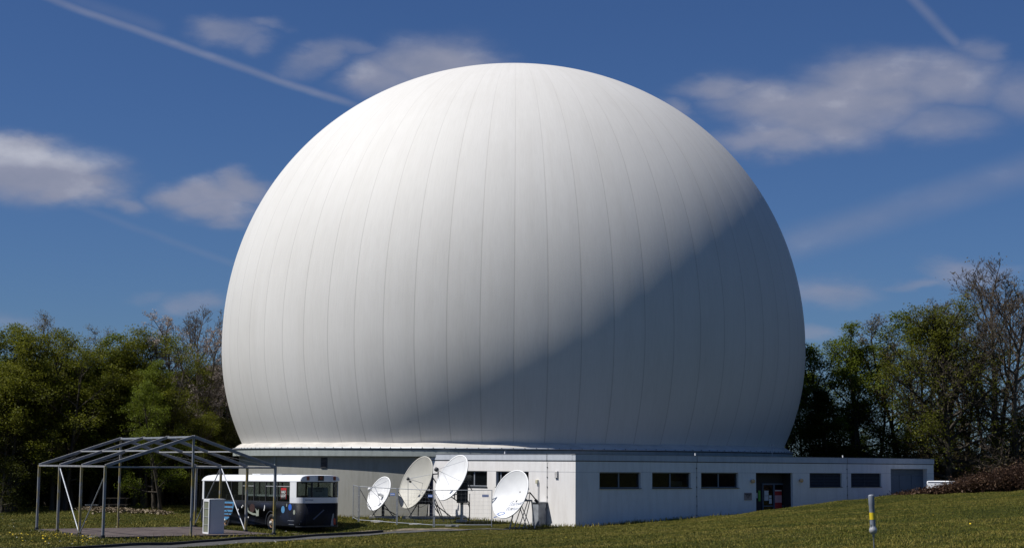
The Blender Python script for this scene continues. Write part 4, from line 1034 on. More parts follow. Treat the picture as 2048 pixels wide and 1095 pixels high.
for s in (-.34, .34):
    b = MB(); b.box((s, 0, .2), (.07, .3, .6)); b.build('leg', 'bark', t_)

# ------------------------------------------------------------------ trees
def seg_mesh(name, segs, mat, parent, n=4):
    A = np.array([s[0] for s in segs]); B = np.array([s[1] for s in segs]); ra = np.array([s[2] for s in segs]); rb = np.array([s[3] for s in segs])
    d = B-A; L = np.linalg.norm(d, axis=1, keepdims=True)+1e-9; d = d/L
    ref = np.where(np.abs(d[:, 2:3]) > .9, np.array([[1., 0, 0]]), np.array([[0, 0, 1.]]))
    x = np.cross(d, ref); x /= np.linalg.norm(x, axis=1, keepdims=True); y = np.cross(d, x)
    V = np.empty((len(segs), 2*n, 3))
    for k in range(n):
        a = 2*PI*k/n; o = x*math.cos(a)+y*math.sin(a)
        V[:, k] = A+o*ra[:, None]; V[:, n+k] = B+o*rb[:, None]
    base = (np.arange(len(segs))*2*n)[:, None]
    Q = np.concatenate([base+np.array([[k, (k+1) % n, n+(k+1) % n, n+k]]) for k in range(n)], 0)
    return np_mesh(name, V.reshape(-1, 3), Q, mat, parent, smooth=True)
def leaf_mesh(name, pts, size, mat, parent, rng, flat=.5, tone=None, var=.35):
    P = np.asarray(pts); n = len(P)
    nr = rng.normal(size=(n, 3)); nr[:, 2] = np.abs(nr[:, 2])+flat; nr /= np.linalg.norm(nr, axis=1, keepdims=True)
    t = rng.normal(size=(n, 3)); u = np.cross(nr, t); u /= np.linalg.norm(u, axis=1, keepdims=True); v = np.cross(nr, u)
    s = size*(1+var*rng.normal(size=(n, 1)).clip(-1.5, 1.8)); w = s*.6
    V = np.stack([P+u*s, P+v*w-nr*s*.15, P-u*s, P-v*w-nr*s*.15], 1).reshape(-1, 3)
    Q = np.arange(n*4).reshape(n, 4)
    return np_mesh(name, V, Q, mat, parent, tone=rng.random(n) if tone is None else tone)
def grow(seed, H=14., base=.22, spread=4.2, prim=26, up=.9, sec=7, ter=5, tr=.20, leaves=9, leaf_r=.45, shape='oval', multi=1, twig=0, lean=0., wob=.12, curl=.25):
    r_ = np.random.default_rng(seed); segs = []; tips = []
    def norm(v): return v/np.linalg.norm(v)
    def branch(p, d, L, r, lev):
        n = 5 if lev == 1 else 3 if lev == 2 else 2; pts = [p]; q = p; dd = d
        for i in range(n):
            dd = norm(dd+r_.normal(size=3)*wob*(1.3 if lev > 1 else 1)+np.array([0, 0, curl/n])); q2 = q+dd*L/n
            f0 = 1-.8*i/n; f1 = 1-.8*(i+1)/n; segs.append((q, q2, r*f0, r*f1)); q = q2; pts.append(q)
        if lev < 3:
            m = sec if lev == 1 else ter
            for j in range(m):
                t = (.28 if lev == 1 else .15)+(.72 if lev == 1 else .85)*(j+r_.random())/m; k = min(int(t*n), n-1); b = pts[k]+(pts[k+1]-pts[k])*(t*n-k)
                side = norm(np.cross(d, r_.normal(size=3))); ddv = norm(d*.65+side*.75+np.array([0, 0, .18]))
                branch(b, ddv, L*(.50 if lev == 1 else .48)*(1.15-.6*t)*(.8+.4*r_.random()), r*.42*(1.1-.5*t), lev+1)
        if lev >= 3:
            for i in range(leaves):
                tips.append(pts[r_.integers(1, len(pts))]+r_.normal(size=3).clip(-1.5, 1.5)*leaf_r*np.array([1, 1, .6]))
            for i in range(twig):
                e = norm(dd+r_.normal(size=3)*.5+np.array([0, 0, .3])); a = pts[r_.integers(0, len(pts))]; segs.append((a, a+e*L*.55, .012, .006))
        elif lev == 2:
            for i in range(leaves//2): tips.append(pts[-1]+r_.normal(size=3)*leaf_r*np.array([1, 1, .6]))
    for mI in range(multi):
        off = np.array([r_.normal()*.5, r_.normal()*.5, 0]) if multi > 1 else np.zeros(3)
        p = off+np.array([0, 0, -.5]); d = norm(np.array([off[0]*.12+lean, off[1]*.12, 1])); hh = H*(1 if mI == 0 else r_.uniform(.8, .98)); n = 9; tk = [p]
        for i in range(n):
            d = norm(d+r_.normal(size=3)*.035*np.array([1, 1, 0])+np.array([0, 0, .05])); q = p+d*(hh*.90+.5)/n
            segs.append((p, q, tr*(1-.88*i/n)*(1.5 if i == 0 else 1), tr*(1-.88*(i+1)/n))); p = q; tk.append(q)
        m = prim//multi
        for j in range(m):
            t = base+(1-base)*((j+r_.random())/m)**.9; t = min(t, .995); k = min(int(t*n), n-1); b = tk[k]+(tk[k+1]-tk[k])*(t*n-k)
            x = (t-base)/(1-base)
            if shape == 'oval': env = math.sin(PI*min(1, .22+.72*x))**.7*(1-.25*x)
            elif shape == 'wide': env = (1-x)**.35*(.75+.25*math.sin(PI*x))
            elif shape == 'cone': env = (1.02-x)**.9
            elif shape == 'broom': env = (.55+.45*math.sin(PI*min(1, .12+.8*x)))*(1-.18*x)
            else: env = .55+.45*math.sin(PI*x)
            a = j*2.39996+r_.normal()*.35; el = (.15+up*x) if shape != 'cone' else (-.05+.35*x)
            if shape == 'wide': el = .45+up*.7*x
            if shape == 'broom': el = .12+1.12*x+r_.normal()*.12
            dv = norm(np.array([math.cos(a)*math.cos(el), math.sin(a)*math.cos(el), math.sin(el)]))
            branch(b, dv, spread*env*(.75+.4*r_.random()), tr*.42*(1.1-.6*x), 1)
    return segs, np.array(tips) if tips else np.zeros((0, 3))
TREES = {}; TOPZ = {}
def kind(key, name, cat, leafmat, size, barkm='bark', flat=.5, **kw):
    segs, tips = grow(**kw)
    root = bpy.data.objects.new(name, None); COL.objects.link(root); root.empty_display_size = .3; root['category'] = cat
    seg_mesh('trunk', segs, barkm, root)
    if len(tips): leaf_mesh('crown', tips, size, leafmat, root, np.random.default_rng(kw['seed']+50), flat)
    zs = [v.co.z for v in root.children[0].data.vertices]; TOPZ[key] = max(zs)
    TREES[key] = [root, False]
kind('olive', 'leafy_tree', 'tree', 'leaf_olive', 0.062, seed=1, leaves=30, prim=30, spread=4.0, base=.18, leaf_r=0.3, shape='broom', multi=2)
kind('olive2', 'leafy_tree', 'tree', 'leaf_olive', 0.06, seed=2, leaves=30, prim=32, spread=4.2, base=.22, multi=3, leaf_r=0.3, shape='broom')
kind('green', 'leafy_tree', 'tree', 'leaf_green', 0.062, seed=3, leaves=28, prim=30, spread=3.9, base=.15, leaf_r=0.28, shape='broom', multi=2)
kind('green2', 'leafy_tree', 'tree', 'leaf_green', 0.062, seed=4, leaves=22, prim=27, spread=3.6, base=.2, shape='broom', wob=.16, leaf_r=0.24, multi=2, twig=1)
kind('sparse', 'budding_tree', 'tree', 'leaf_bronze', 0.045, seed=5, leaves=9, prim=28, spread=3.8, base=.3, up=1.1, twig=2, leaf_r=0.18, shape='broom', multi=2)
kind('sparse2', 'budding_tree', 'tree', 'leaf_bronze', 0.045, seed=6, leaves=7, prim=24, spread=3.0, base=.25, up=1.2, twig=3, multi=2, leaf_r=0.18, shape='broom')
kind('cherry', 'blossoming_tree', 'tree', 'blossom', 0.048, seed=7, leaves=13, prim=26, spread=3.4, base=.25, up=1.15, leaf_r=0.1, twig=1, shape='broom', multi=2)
kind('bare', 'bare_tree', 'tree', 'leaf_bronze', .05, seed=8, leaves=1, prim=34, spread=4.6, base=.22, up=1.15, twig=5, barkm='bark_pale', sec=8, ter=6, tr=.24, shape='broom', multi=2)
kind('bare2', 'bare_tree', 'tree', 'leaf_bronze', .05, seed=9, leaves=1, prim=24, spread=3.2, base=.2, up=1.2, twig=4, barkm='bark', multi=2, shape='broom')
kind('oak', 'spreading_tree', 'tree', 'leaf_olive', 0.062, seed=10, leaves=17, prim=36, spread=6.0, base=.16, up=.95, shape='broom', tr=0.4, wob=.14, sec=9, curl=.15, leaf_r=0.24)
kind('dark', 'dense_tree', 'tree', 'leaf_dark', 0.08, seed=11, leaves=26, prim=26, spread=4.6, base=.06)
kind('dark2', 'dense_tree', 'tree', 'leaf_dark', 0.08, seed=12, leaves=26, prim=24, spread=4.8, base=.04, shape='x')
kind('fir', 'evergreen_tree', 'tree', 'leaf_dark', 0.07, seed=13, leaves=22, prim=40, spread=3.6, base=.05, shape='cone', curl=-.1, flat=1.4, H=14, leaf_r=0.3)
kind('shrub', 'woodland_shrub', 'shrub', 'leaf_dark', 0.07, seed=14, leaves=14, prim=22, spread=2.6, base=.02, H=4., tr=.06, multi=2, leaf_r=.3)
kind('shrub2', 'woodland_shrub', 'shrub', 'leaf_bronze', .05, seed=15, leaves=3, prim=22, spread=2.4, base=.02, H=4., tr=.05, multi=2, twig=3)
def plant(key, px, pytop, Y, label, group=None, wide=1.0, rz=None):
    H0 = TOPZ[key]+.1
    p = at(px, pytop, Y); zb = gz(p.x, Y); h = p.z-zb; s = h/H0
    src, used = TREES[key]
    o = src if not used else copy_tree(src); TREES[key][1] = True
    o.location = (p.x, Y, zb); o.rotation_euler = (0, 0, rnd.uniform(0, 6.28) if rz is None else rz); w = s*wide; o.scale = (w, w, s)
    o['label'] = label
    if group: o['group'] = group
    elif 'group' in o: del o['group']
    return o
GL, GR = 'trees of the left wood', 'trees beyond the right end of the building'
plant('green', -12, 636, 117, 'dark green leafy tree at the far left edge of the left wood', GL)
plant('olive', 48, 642, 114, 'olive leafy tree second from the left edge of the wood', GL, 1.3)
plant('sparse', 98, 612, 121, 'thin reddish budding tree rising above the crowns at far left', GL, 1.1)
plant('olive2', 140, 655, 115, 'low olive leafy tree in front of the two thin budding trees', GL, 1.3)
plant('sparse', 172, 640, 122, 'thin budding tree whose twig reaches out towards the gap in the wood', GL)
plant('green2', 212, 662, 118, 'green leafy tree filling the dip in the skyline of the left wood', GL, 1.3)
plant('olive', 278, 645, 118.5, 'tall rounded olive tree before the blossoming trees', GL, 1.4)
plant('green', 335, 712, 113.5, 'bright green leafy tree directly in front of the blossom', GL)
plant('cherry', 357, 616, 121, 'blossoming tree with pale pink flowers, the taller and fuller one', GL)
plant('cherry', 412, 640, 119, 'thinner blossoming tree next to the left edge of the dome', GL)
plant('bare', 440, 606, 126, 'bare tree half hidden behind the left edge of the dome', GL)
plant('bare2', 305, 640, 126, 'bare twiggy tree between the rounded olive tree and the blossom', GL)
plant('olive', 18, 648, 116.5, 'olive tree between the far left edge and the first budding crown', GL, 1.3)
plant('olive2', 168, 652, 117.5, 'olive tree under the outstretched budding twig', GL, 1.3)
plant('olive', 243, 662, 119, 'olive tree left of the tall rounded olive tree', GL, 1.3)
plant('olive2', 318, 668, 117, 'olive tree tucked between the rounded crown and the bright green tree', GL, 1.2)
plant('olive2', 395, 800, 116, 'low leafy tree above the ridge of the marquee skeleton', GL, 1.2)
plant('dark', 15, 760, 112.5, 'dense dark tree behind the left marquee posts', GL, 1.1)
plant('dark2', 450, 830, 119, 'low dark tree at the foot of the dome left of the bus roof', GL, 1.2)
for i, px in enumerate(range(-70, 520, 34)):
    plant(('dark', 'dark2')[i % 2], px, 715+rnd.uniform(-15, 45), 131+rnd.uniform(-3, 3), 'dense dark tree in the back row of the left wood', 'back row of the left wood', 1.15)
for i, px in enumerate(range(-60, 500, 36)):
    plant(('shrub', 'shrub2', 'shrub')[i % 3], px+rnd.uniform(-8, 8), 905+rnd.uniform(-30, 40), 121+rnd.uniform(-2, 3), 'dark shrub under the trees of the left wood', 'shrubs under the left wood', 1.3)
for i, px in enumerate(range(-60, 500, 44)):
    plant(('dark2', 'shrub')[i % 2], px+rnd.uniform(-8, 8), 850+rnd.uniform(-30, 40), 127+rnd.uniform(-2, 2), 'dark undergrowth tree between the trunks of the left wood', 'undergrowth trees of the left wood', 1.5)
plant('green2', 1596, 742, 127, 'green tree peeping past the lower right edge of the dome', GR)
plant('green', 1640, 664, 123, 'light green tree just right of the dome', GR, 1.2)
plant('green', 1735, 612, 120, 'tall bright green oval tree right of the dome', GR, 1.35)
plant('green2', 1712, 640, 121.5, 'narrow green tree against the left flank of the tall oval tree', GR, 1.2)
plant('green', 1700, 680, 124, 'green tree on the shoulder of the tall oval tree', GR, 1.2)
plant('fir', 1668, 775, 117.5, 'dark tiered evergreen behind the flat roof', GR, 1.25)
plant('bare2', 1798, 640, 121.5, 'bare tree between the oval tree and the big spreading tree', GR, .8)
plant('oak', 1893, 575, 116, 'big spreading tree with a thick forked trunk behind the building end', GR, 1.1)
plant('sparse2', 1850, 612, 123, 'budding tree on the left shoulder of the big spreading tree', GR)
plant('sparse2', 1950, 560, 124, 'slender budding tree rising behind the big spreading tree', GR, 1.2)
plant('sparse2', 1838, 600, 121, 'thin budding tree merging with the left side of the big spreading tree', GR, 1.2)
plant('sparse2', 1925, 610, 120, 'thin budding tree merging with the right side of the big spreading tree', GR, 1.2)
plant('bare', 2008, 492, 119, 'tallest bare tree at the right edge of the photo', GR, 1.25)
plant('bare', 2000, 640, 126, 'lower bare tree left of the tallest bare tree', GR, 1.0)
plant('green2', 2120, 600, 118, 'leafy tree leaning in from beyond the right edge', GR)
for i, px in enumerate(range(1560, 2130, 80)):
    plant(('green2', 'bare2', 'green2', 'sparse')[i % 4], px, 835+rnd.uniform(-50, 20), 133+rnd.uniform(-3, 3), 'leafy tree in the back row right of the dome', 'back row right of the dome', 1.2)
for i, px in enumerate(range(1560, 2120, 44)):
    plant(('shrub2', 'shrub')[i % 2], px+rnd.uniform(-8, 8), 880+rnd.uniform(-20, 25), 124+rnd.uniform(-3, 3), 'dark shrub behind the flat-roofed building', 'shrubs behind the building', 1.2)
for i, px in enumerate(range(1900, 2120, 30)):
    plant(('bare2', 'shrub2')[i % 2], px, 850+rnd.uniform(-40, 40), 117+rnd.uniform(-3, 3), 'bare bush in the thicket at the right edge', 'thicket at the right edge', 1.4)
for k, (o, used) in TREES.items():
    if not used:
        for c in list(o.children): bpy.data.objects.remove(c)
        bpy.data.objects.remove(o)

# brown bramble bank right of the building
rng = np.random.default_rng(5)
N = 7500; bpx = 1752+(2110-1752)*rng.random(N)**.75; bY = np.interp(bpx, [1752, 1780, 1900, 2048, 2110], [99.2, 98.5, 94.8, 91.3, 90.5])+7*rng.random(N)**1.5
XX = np.array([at(p, 950, y).x for p, y in zip(bpx, bY)]); ZB_ = height_np(XX, bY)
topy = np.interp(bpx, [1752, 1800, 1850, 1915, 1960, 2048, 2110], [993, 983, 976, 960, 947, 928, 917])
ZT_ = np.array([at(p, t, y).z for p, t, y in zip(bpx, topy, bY)])
hh = np.clip(ZT_-ZB_, .15, 2.2)*rng.uniform(.55, 1.08, N)
segs = []; tips = []
for x, y, z, h in zip(XX, bY, ZB_, hh):
    p = np.array([x, y, z-.05]); d = rng.normal(size=3)*.35; d[2] = 1; q = p+d*h*.6; q2 = q+(d*.5+rng.normal(size=3)*.5)*h*.5
    q2[2] = min(q2[2], z+h*1.05)
    segs += [(p, q, .010, .008), (q, q2, .008, .004)]
    for _ in range(3):
        e = q+rng.normal(size=3)*h*.3; e[2] = min(e[2], z+h*1.08); segs.append((q, e, .006, .004)); tips += [e, (q+e)/2+rng.normal(size=3)*.05]
br = bpy.data.objects.new('undergrowth', None); COL.objects.link(br); tag(br, 'low reddish brown bramble thicket on the bank right of the building', 'undergrowth', kind='stuff')
seg_mesh('stems', segs, 'bramble', br, 3); leaf_mesh('foliage', tips, .055, 'bramble', br, rng, .3)

# ------------------------------------------------------------------ grass, flowers
def scatter(N, pxr, Yr, rng, pw=1.):
    px = rng.uniform(*pxr, N); Y = (rng.uniform(Yr[0]**pw, Yr[1]**pw, N))**(1/pw)
    k = (px-CX)/F; X = k*Y*1.0
    return X, Y
PT = np.array(path_far+path_near[::-1])
def inpoly(X, Y, P):
    ins = np.zeros(len(X), bool); n = len(P)
    for i in range(n):
        x1, y1 = P[i]; x2, y2 = P[(i+1) % n]
        c = ((y1 > Y) != (y2 > Y)) & (X < (x2-x1)*(Y-y1)/(y2-y1+1e-12)+x1); ins ^= c
    return ins
def local(X, Y, O, a): dx, dy = X-O[0], Y-O[1]; return dx*math.cos(a)+dy*math.sin(a), -dx*math.sin(a)+dy*math.cos(a)
def keep(X, Y):
    k = ~inpoly(X, Y, PT); u, v = local(X, Y, TO, ta); k &= ~((u > -.1) & (u < W_+.1) & (v > -.1) & (v < L_+.1))
    u, v = local(X, Y, C0, th); k &= ~((u > -.03) & (v > -.03)); k &= np.hypot(X-DX, Y-DY) > 18.68
    return k
def blades(name, N, pxr, Yr, h, w, mat, seed, pw=1., sel=None, label='short uneven mown grass', cat='grass'):
    rng = np.random.default_rng(seed); X, Y = scatter(N, pxr, Yr, rng, pw); k = keep(X, Y)
    if sel is not None: k &= sel(X, Y, rng)
    X, Y = X[k], Y[k]; n = len(X); Z_ = height_np(X, Y); a = rng.uniform(0, 2*PI, n); hgt = h*rng.uniform(.4, 1.5, n)*(1+.8*(rng.random(n) > .97)); ww = w*rng.uniform(.6, 1.4, n)
    lx = rng.normal(size=n)*hgt*.5; ly = rng.normal(size=n)*hgt*.5
    V = np.empty((n, 3, 3)); ca, sa = np.cos(a)*ww, np.sin(a)*ww
    V[:, 0] = np.stack([X-ca, Y-sa, Z_-.01], 1); V[:, 1] = np.stack([X+ca, Y+sa, Z_-.01], 1); V[:, 2] = np.stack([X+lx, Y+ly, Z_+hgt], 1)
    o = np_mesh(name, V.reshape(-1, 3), np.arange(3*n).reshape(n, 3), mat, tone=rng.random(n)); tag(o, label, cat, kind='stuff'); return o
blades('grass', 700000, (330, 2110), (30, 104), .031, .011, 'blades', 21, 1.3)
blades('grass', 200000, (-40, 800), (66, 122), .06, .018, 'blades', 22, label='longer lawn grass round the marquee and bus')
def tall(X, Y, r):   # taller fringe against walls, posts and at the wood edge
    u, v = local(X, Y, C0, th); d = np.abs(np.hypot(X-DX, Y-DY)-18.9); e = np.where((v > -1.2) & (u > -1) & (v < 0) | (u > -1.0) & (u < 0) & (v > 0), 0., 1.)
    q, w2 = local(X, Y, TO, ta); t = (q > -.5) & (q < W_+.5) & (w2 > -.5) & (w2 < L_+.5)
    return (d < .9) | (e < .5) | t | (np.abs(Y-(111+.25*(X+30))) < 1.2) & (X < -15)
blades('grass', 160000, (-40, 2060), (78, 118), .16, .02, 'blades', 23, sel=tall, label='taller grass fringe along walls and floor edges')
def petals(name, N, pxr, Yr, size, mat, seed, sel, label):
    rng = np.random.default_rng(seed); X, Y = scatter(N, pxr, Yr, rng); k = keep(X, Y) & sel(X, Y, rng); X, Y = X[k], Y[k]
    Z_ = height_np(X, Y)+rng.uniform(.06, .14, len(X)); o = leaf_mesh(name, np.stack([X, Y, Z_], 1), size, mat, None, rng, 1.5); tag(o, label, 'flowers', kind='stuff')
def fsel(X, Y, r):
    u, v = local(X, Y, TO, ta); c = (np.exp(-((u+1.6)/1.7)**2-((v-2.5)/3.6)**2)+.5*np.exp(-((u-1.5)/2.6)**2-((v+1.2)/.8)**2)+.012)
    return r.random(len(X)) < c*.45
petals('dandelions', 9000, (-30, 620), (70, 110), .045, 'flowers', 31, fsel, 'yellow dandelions scattered in the lawn left of the marquee')
petals('daisies', 4200, (-30, 620), (72, 108), .028, 'daisy', 32, lambda X, Y, r: r.random(len(X)) < .06+.5*np.exp(-((X+25.5)/2.)**2-((Y-86.3)/1.)**2), 'small white daisies in the lawn round the marquee')
petals('dandelions', 160, (900, 2060), (32, 90), .035, 'flowers', 33, lambda X, Y, r: r.random(len(X)) < .07, 'single yellow dandelions on the sunny slope')

rng = np.random.default_rng(44); n = 2600; cl_ = rng.integers(0, 9, n); cx_ = np.array([-27.4, -26.7, -26.1, -25.6, -24.9, -24.2, -23.4, -22.8, -26.4])[cl_]; cy_ = np.array([108.3, 107.9, 108.6, 108.0, 108.4, 108.1, 108.7, 108.5, 108.2])[cl_]
XS_ = cx_+rng.normal(size=n)*.38; YS_ = cy_+rng.normal(size=n)*.30; M['straw'] = blade_mat('dry_straw', [(.3, (.09, .065, .04)), (.55, (.24, .19, .12)), (.8, (.48, .42, .30))])
tag(leaf_mesh('rubble', np.stack([XS_, YS_, height_np(XS_, YS_)+rng.random(n)*.16+.02], 1), .075, 'straw', None, rng, .6), 'pale dry straw and soil clods heaped on the lawn behind the marquee', 'soil heap', kind='stuff')

# ------------------------------------------------------------------ sun and sky
sd = Vector((-.545, -.15, .825)).normalized()
sun = bpy.data.lights.new('sun', 'SUN'); sun.energy = 5.0; sun.angle = math.radians(.53); sun.color = (1, .97, .925)
so = bpy.data.objects.new('sun', sun); COL.objects.link(so); so.rotation_euler = sd.to_track_quat('Z', 'Y').to_euler(); so.location = (-50, -30, 80)
SKY = .05
w = bpy.data.worlds.new('World'); scn.world = w; w.use_nodes = True; nt = w.node_tree; bg = nt.nodes['Background']
sky = nt.nodes.new('ShaderNodeTexSky'); sky.sky_type = 'NISHITA'; sky.sun_disc = False
sky.sun_elevation = math.asin(sd.z); sky.sun_rotation = math.atan2(sd.x, sd.y); sky.altitude = 150; sky.air_density = 1.0; sky.dust_density = .4; sky.ozone_density = 2.5
tc = nt.nodes.new('ShaderNodeTexCoord'); sp = nt.nodes.new('ShaderNodeSeparateXYZ'); nt.links.new(tc.outputs['Generated'], sp.inputs[0])
az = math_n(nt, 'ARCTAN2', sp.outputs[0], sp.outputs[1]); el = math_n(nt, 'ARCSINE', sp.outputs[2])
cmb = nt.nodes.new('ShaderNodeCombineXYZ'); nt.links.new(az, cmb.inputs[0]); nt.links.new(el, cmb.inputs[1]); AE = cmb.outputs[0]
def azel(px, py):
    d = ray(px, py).normalized(); return math.atan2(d.x, d.y), math.asin(d.z)
nA = nt.nodes.new('ShaderNodeTexNoise'); nA.inputs['Scale'].default_value = 20; nA.inputs['Detail'].default_value = 7; nA.inputs['Roughness'].default_value = .55
mpA = nt.nodes.new('ShaderNodeMapping'); mpA.inputs['Scale'].default_value = (1, 2.1, 1); nt.links.new(AE, mpA.inputs[0]); nt.links.new(mpA.outputs[0], nA.inputs[0])
# warp the blob coordinates a little so that no cloud is an ellipse
vs_ = nt.nodes.new('ShaderNodeVectorMath'); vs_.operation = 'SUBTRACT'; nt.links.new(nA.outputs['Color'], vs_.inputs[0]); vs_.inputs[1].default_value = (.5, .5, .5)
vm = nt.nodes.new('ShaderNodeVectorMath'); vm.operation = 'MULTIPLY'; nt.links.new(vs_.outputs[0], vm.inputs[0]); vm.inputs[1].default_value = (.05, .022, 0)
va = nt.nodes.new('ShaderNodeVectorMath'); va.operation = 'ADD'; nt.links.new(AE, va.inputs[0]); nt.links.new(vm.outputs[0], va.inputs[1]); WAE = va.outputs[0]
def blob(cx_, cy_, rx, ry, k=1., rot=0., src=None):
    a, e = azel(cx_, cy_); mp = nt.nodes.new('ShaderNodeMapping'); mp.vector_type = 'TEXTURE'
    mp.inputs['Location'].default_value = (a, e, 0); mp.inputs['Rotation'].default_value = (0, 0, rot); mp.inputs['Scale'].default_value = (rx/F, ry/F, 1)
    nt.links.new(src or WAE, mp.inputs[0]); ln = nt.nodes.new('ShaderNodeVectorMath'); ln.operation = 'LENGTH'; nt.links.new(mp.outputs[0], ln.inputs[0])
    mr = nt.nodes.new('ShaderNodeMapRange'); mr.interpolation_type = 'SMOOTHSTEP'; mr.inputs[1].default_value = 1.45; mr.inputs[2].default_value = .15; mr.inputs[3].default_value = 0; mr.inputs[4].default_value = k
    nt.links.new(ln.outputs['Value'], mr.inputs[0]); return mr.outputs[0]
def union(bs):
    o = bs[0]
    for b_ in bs[1:]: o = math_n(nt, 'MAXIMUM', o, b_)
    return o
cl = union([blob(40, 345, 190, 62, 1.15), blob(140, 372, 120, 44, 1.0), blob(20, 300, 100, 34, 1.), blob(255, 405, 60, 22, .6),
            blob(410, 395, 110, 42, .95), blob(430, 425, 95, 34, .9), blob(480, 380, 70, 40, .85),
            blob(450, 68, 88, 34, .62), blob(530, 48, 55, 14, .4), blob(500, 88, 50, 22, .45),
            blob(635, 118, 85, 36, .55, .35), blob(870, 130, 150, 66, .92), blob(780, 165, 110, 60, .8), blob(700, 95, 90, 22, .4),
            blob(1440, 182, 110, 30, .75), blob(1590, 225, 200, 62, .9, -.2), blob(1700, 205, 200, 66, .88), blob(1760, 160, 190, 60, .82), blob(1870, 175, 170, 62, .8), blob(1560, 275, 130, 44, .85), blob(1480, 285, 80, 36, .7), blob(1960, 108, 60, 30, .5), blob(1880, 250, 150, 42, .55), blob(2040, 190, 90, 60, .6), blob(1350, 225, 60, 22, .5, -.4),
            blob(385, 600, 62, 24, .55), blob(300, 590, 50, 16, .3), blob(1660, 585, 110, 34, .60), blob(1930, 548, 95, 36, .62), blob(1830, 568, 80, 14, .5), blob(1640, 668, 60, 14, .5), blob(20, 640, 80, 22, .35),
            blob(-500, 300, 260, 80, 1.), blob(-350, 120, 200, 50, .7), blob(2500, 260, 260, 80, .9), blob(2450, 500, 200, 40, .6), blob(3200, 400, 300, 90, .9), blob(-1300, 350, 300, 90, .9)])
n2 = nt.nodes.new('ShaderNodeTexNoise'); n2.inputs['Scale'].default_value = 25; n2.inputs['Detail'].default_value = 8; n2.inputs['Roughness'].default_value = .5
mp2 = nt.nodes.new('ShaderNodeMapping'); mp2.inputs['Scale'].default_value = (1, 1.9, 1); mp2.inputs['Rotation'].default_value = (0, 0, .25); nt.links.new(AE, mp2.inputs[0]); nt.links.new(mp2.outputs[0], n2.inputs[0])
ero = math_n(nt, 'MULTIPLY', math_n(nt, 'SUBTRACT', n2.outputs['Fac'], .5), .75)
dm = nt.nodes.new('ShaderNodeMapRange'); dm.interpolation_type = 'SMOOTHSTEP'; dm.inputs[1].default_value = .0; dm.inputs[2].default_value = 1.1; dm.inputs[4].default_value = .9
nt.links.new(math_n(nt, 'ADD', math_n(nt, 'MULTIPLY', cl, 1.08), math_n(nt, 'MULTIPLY', ero, math_n(nt, 'MULTIPLY', cl, 1.2, True))), dm.inputs[0])
dens = dm.outputs[0]
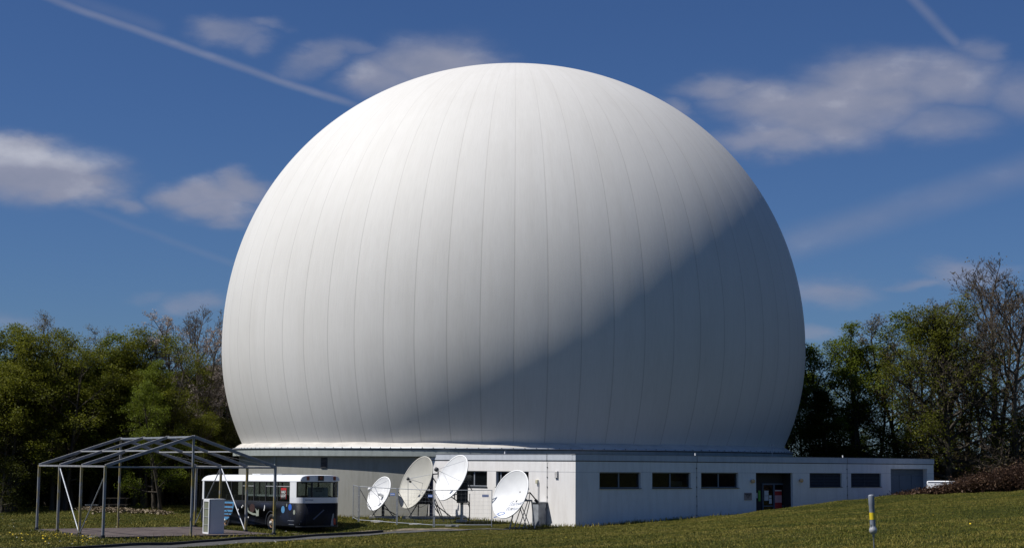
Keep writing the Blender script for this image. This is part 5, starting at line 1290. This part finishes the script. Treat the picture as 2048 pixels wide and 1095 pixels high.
def trail(x0_, y0_, x1_, y1_, w0, k, wob=1.):
    a0_, e0 = azel(x0_, y0_); a1_, e1_ = azel(x1_, y1_); rot = math.atan2(e1_-e0, a1_-a0_); L = math.hypot(a1_-a0_, e1_-e0)
    mp = nt.nodes.new('ShaderNodeMapping'); mp.vector_type = 'TEXTURE'; mp.inputs['Location'].default_value = ((a0_+a1_)/2, (e0+e1_)/2, 0); mp.inputs['Rotation'].default_value = (0, 0, rot); mp.inputs['Scale'].default_value = (L/2, w0/F, 1)
    vv = nt.nodes.new('ShaderNodeVectorMath'); vv.operation = 'MULTIPLY_ADD'; nt.links.new(vm.outputs[0], vv.inputs[0]); vv.inputs[1].default_value = (.12*wob, .12*wob, 0); nt.links.new(AE, vv.inputs[2])
    nt.links.new(vv.outputs[0], mp.inputs[0]); s_ = nt.nodes.new('ShaderNodeSeparateXYZ'); nt.links.new(mp.outputs[0], s_.inputs[0])
    ends = nt.nodes.new('ShaderNodeMapRange'); ends.interpolation_type = 'SMOOTHSTEP'; ends.inputs[1].default_value = 1.05; ends.inputs[2].default_value = .8; nt.links.new(math_n(nt, 'ABSOLUTE', s_.outputs[0]), ends.inputs[0])
    acr = nt.nodes.new('ShaderNodeMapRange'); acr.interpolation_type = 'SMOOTHSTEP'; acr.inputs[1].default_value = 1.; acr.inputs[2].default_value = 0.; nt.links.new(math_n(nt, 'ABSOLUTE', s_.outputs[1]), acr.inputs[0])
    tex = math_n(nt, 'ADD', .55, math_n(nt, 'MULTIPLY', n2.outputs['Fac'], .9))
    return math_n(nt, 'MULTIPLY', math_n(nt, 'MULTIPLY', ends.outputs[0], acr.outputs[0]), math_n(nt, 'MULTIPLY', tex, k))
tr_ = union([trail(-60, -65, 740, 221, 12, .36), trail(60, -34, 330, 60, 22, .10), trail(1790, -40, 1925, 100, 16, .26, .5), trail(1540, 500, 2140, 312, 50, .26), trail(120, 398, 520, 548, 12, .10)])
dtot = math_n(nt, 'MAXIMUM', dens, tr_)
# cloud colour: brighter crests, greyer undersides from the cloud's own relief
n3 = nt.nodes.new('ShaderNodeTexNoise'); n3.inputs['Scale'].default_value = 25; n3.inputs['Detail'].default_value = 5
mp3 = nt.nodes.new('ShaderNodeMapping'); mp3.inputs['Location'].default_value = (.012, -.02, 0); mp3.inputs['Scale'].default_value = (1, 1.9, 1); mp3.inputs['Rotation'].default_value = (0, 0, .25); nt.links.new(AE, mp3.inputs[0]); nt.links.new(mp3.outputs[0], n3.inputs[0])
rel = math_n(nt, 'ADD', .5, math_n(nt, 'MULTIPLY', math_n(nt, 'SUBTRACT', n2.outputs['Fac'], n3.outputs['Fac']), .85), True)
K = 1/SKY
lcrest = blob(60, 300, 210, 45, .8)
rel = math_n(nt, 'ADD', rel, math_n(nt, 'MULTIPLY', lcrest, .45), True)
ccol = ramp(nt, rel, [(.15, (.225, .250, .345)), (.6, (.285, .302, .395)), (1., (.50, .515, .59))])
vk = nt.nodes.new('ShaderNodeVectorMath'); vk.operation = 'SCALE'; vk.inputs['Scale'].default_value = K; nt.links.new(ccol, vk.inputs[0]); ccol = vk.outputs[0]
skyc = mixc(nt, 1, sky.outputs[0], (.54, .78, 1.22), 'MULTIPLY')
fin = mixc(nt, dtot, skyc, ccol)
nt.links.new(fin, bg.inputs['Color']); bg.inputs['Strength'].default_value = SKY

scn.view_settings.view_transform = 'Standard'; scn.view_settings.look = 'None'; scn.view_settings.exposure = 0; scn.view_settings.gamma = 1
scn.render.engine = 'CYCLES'; scn.cycles.max_bounces = 8; scn.cycles.transparent_max_bounces = 12; scn.cycles.use_denoising = True
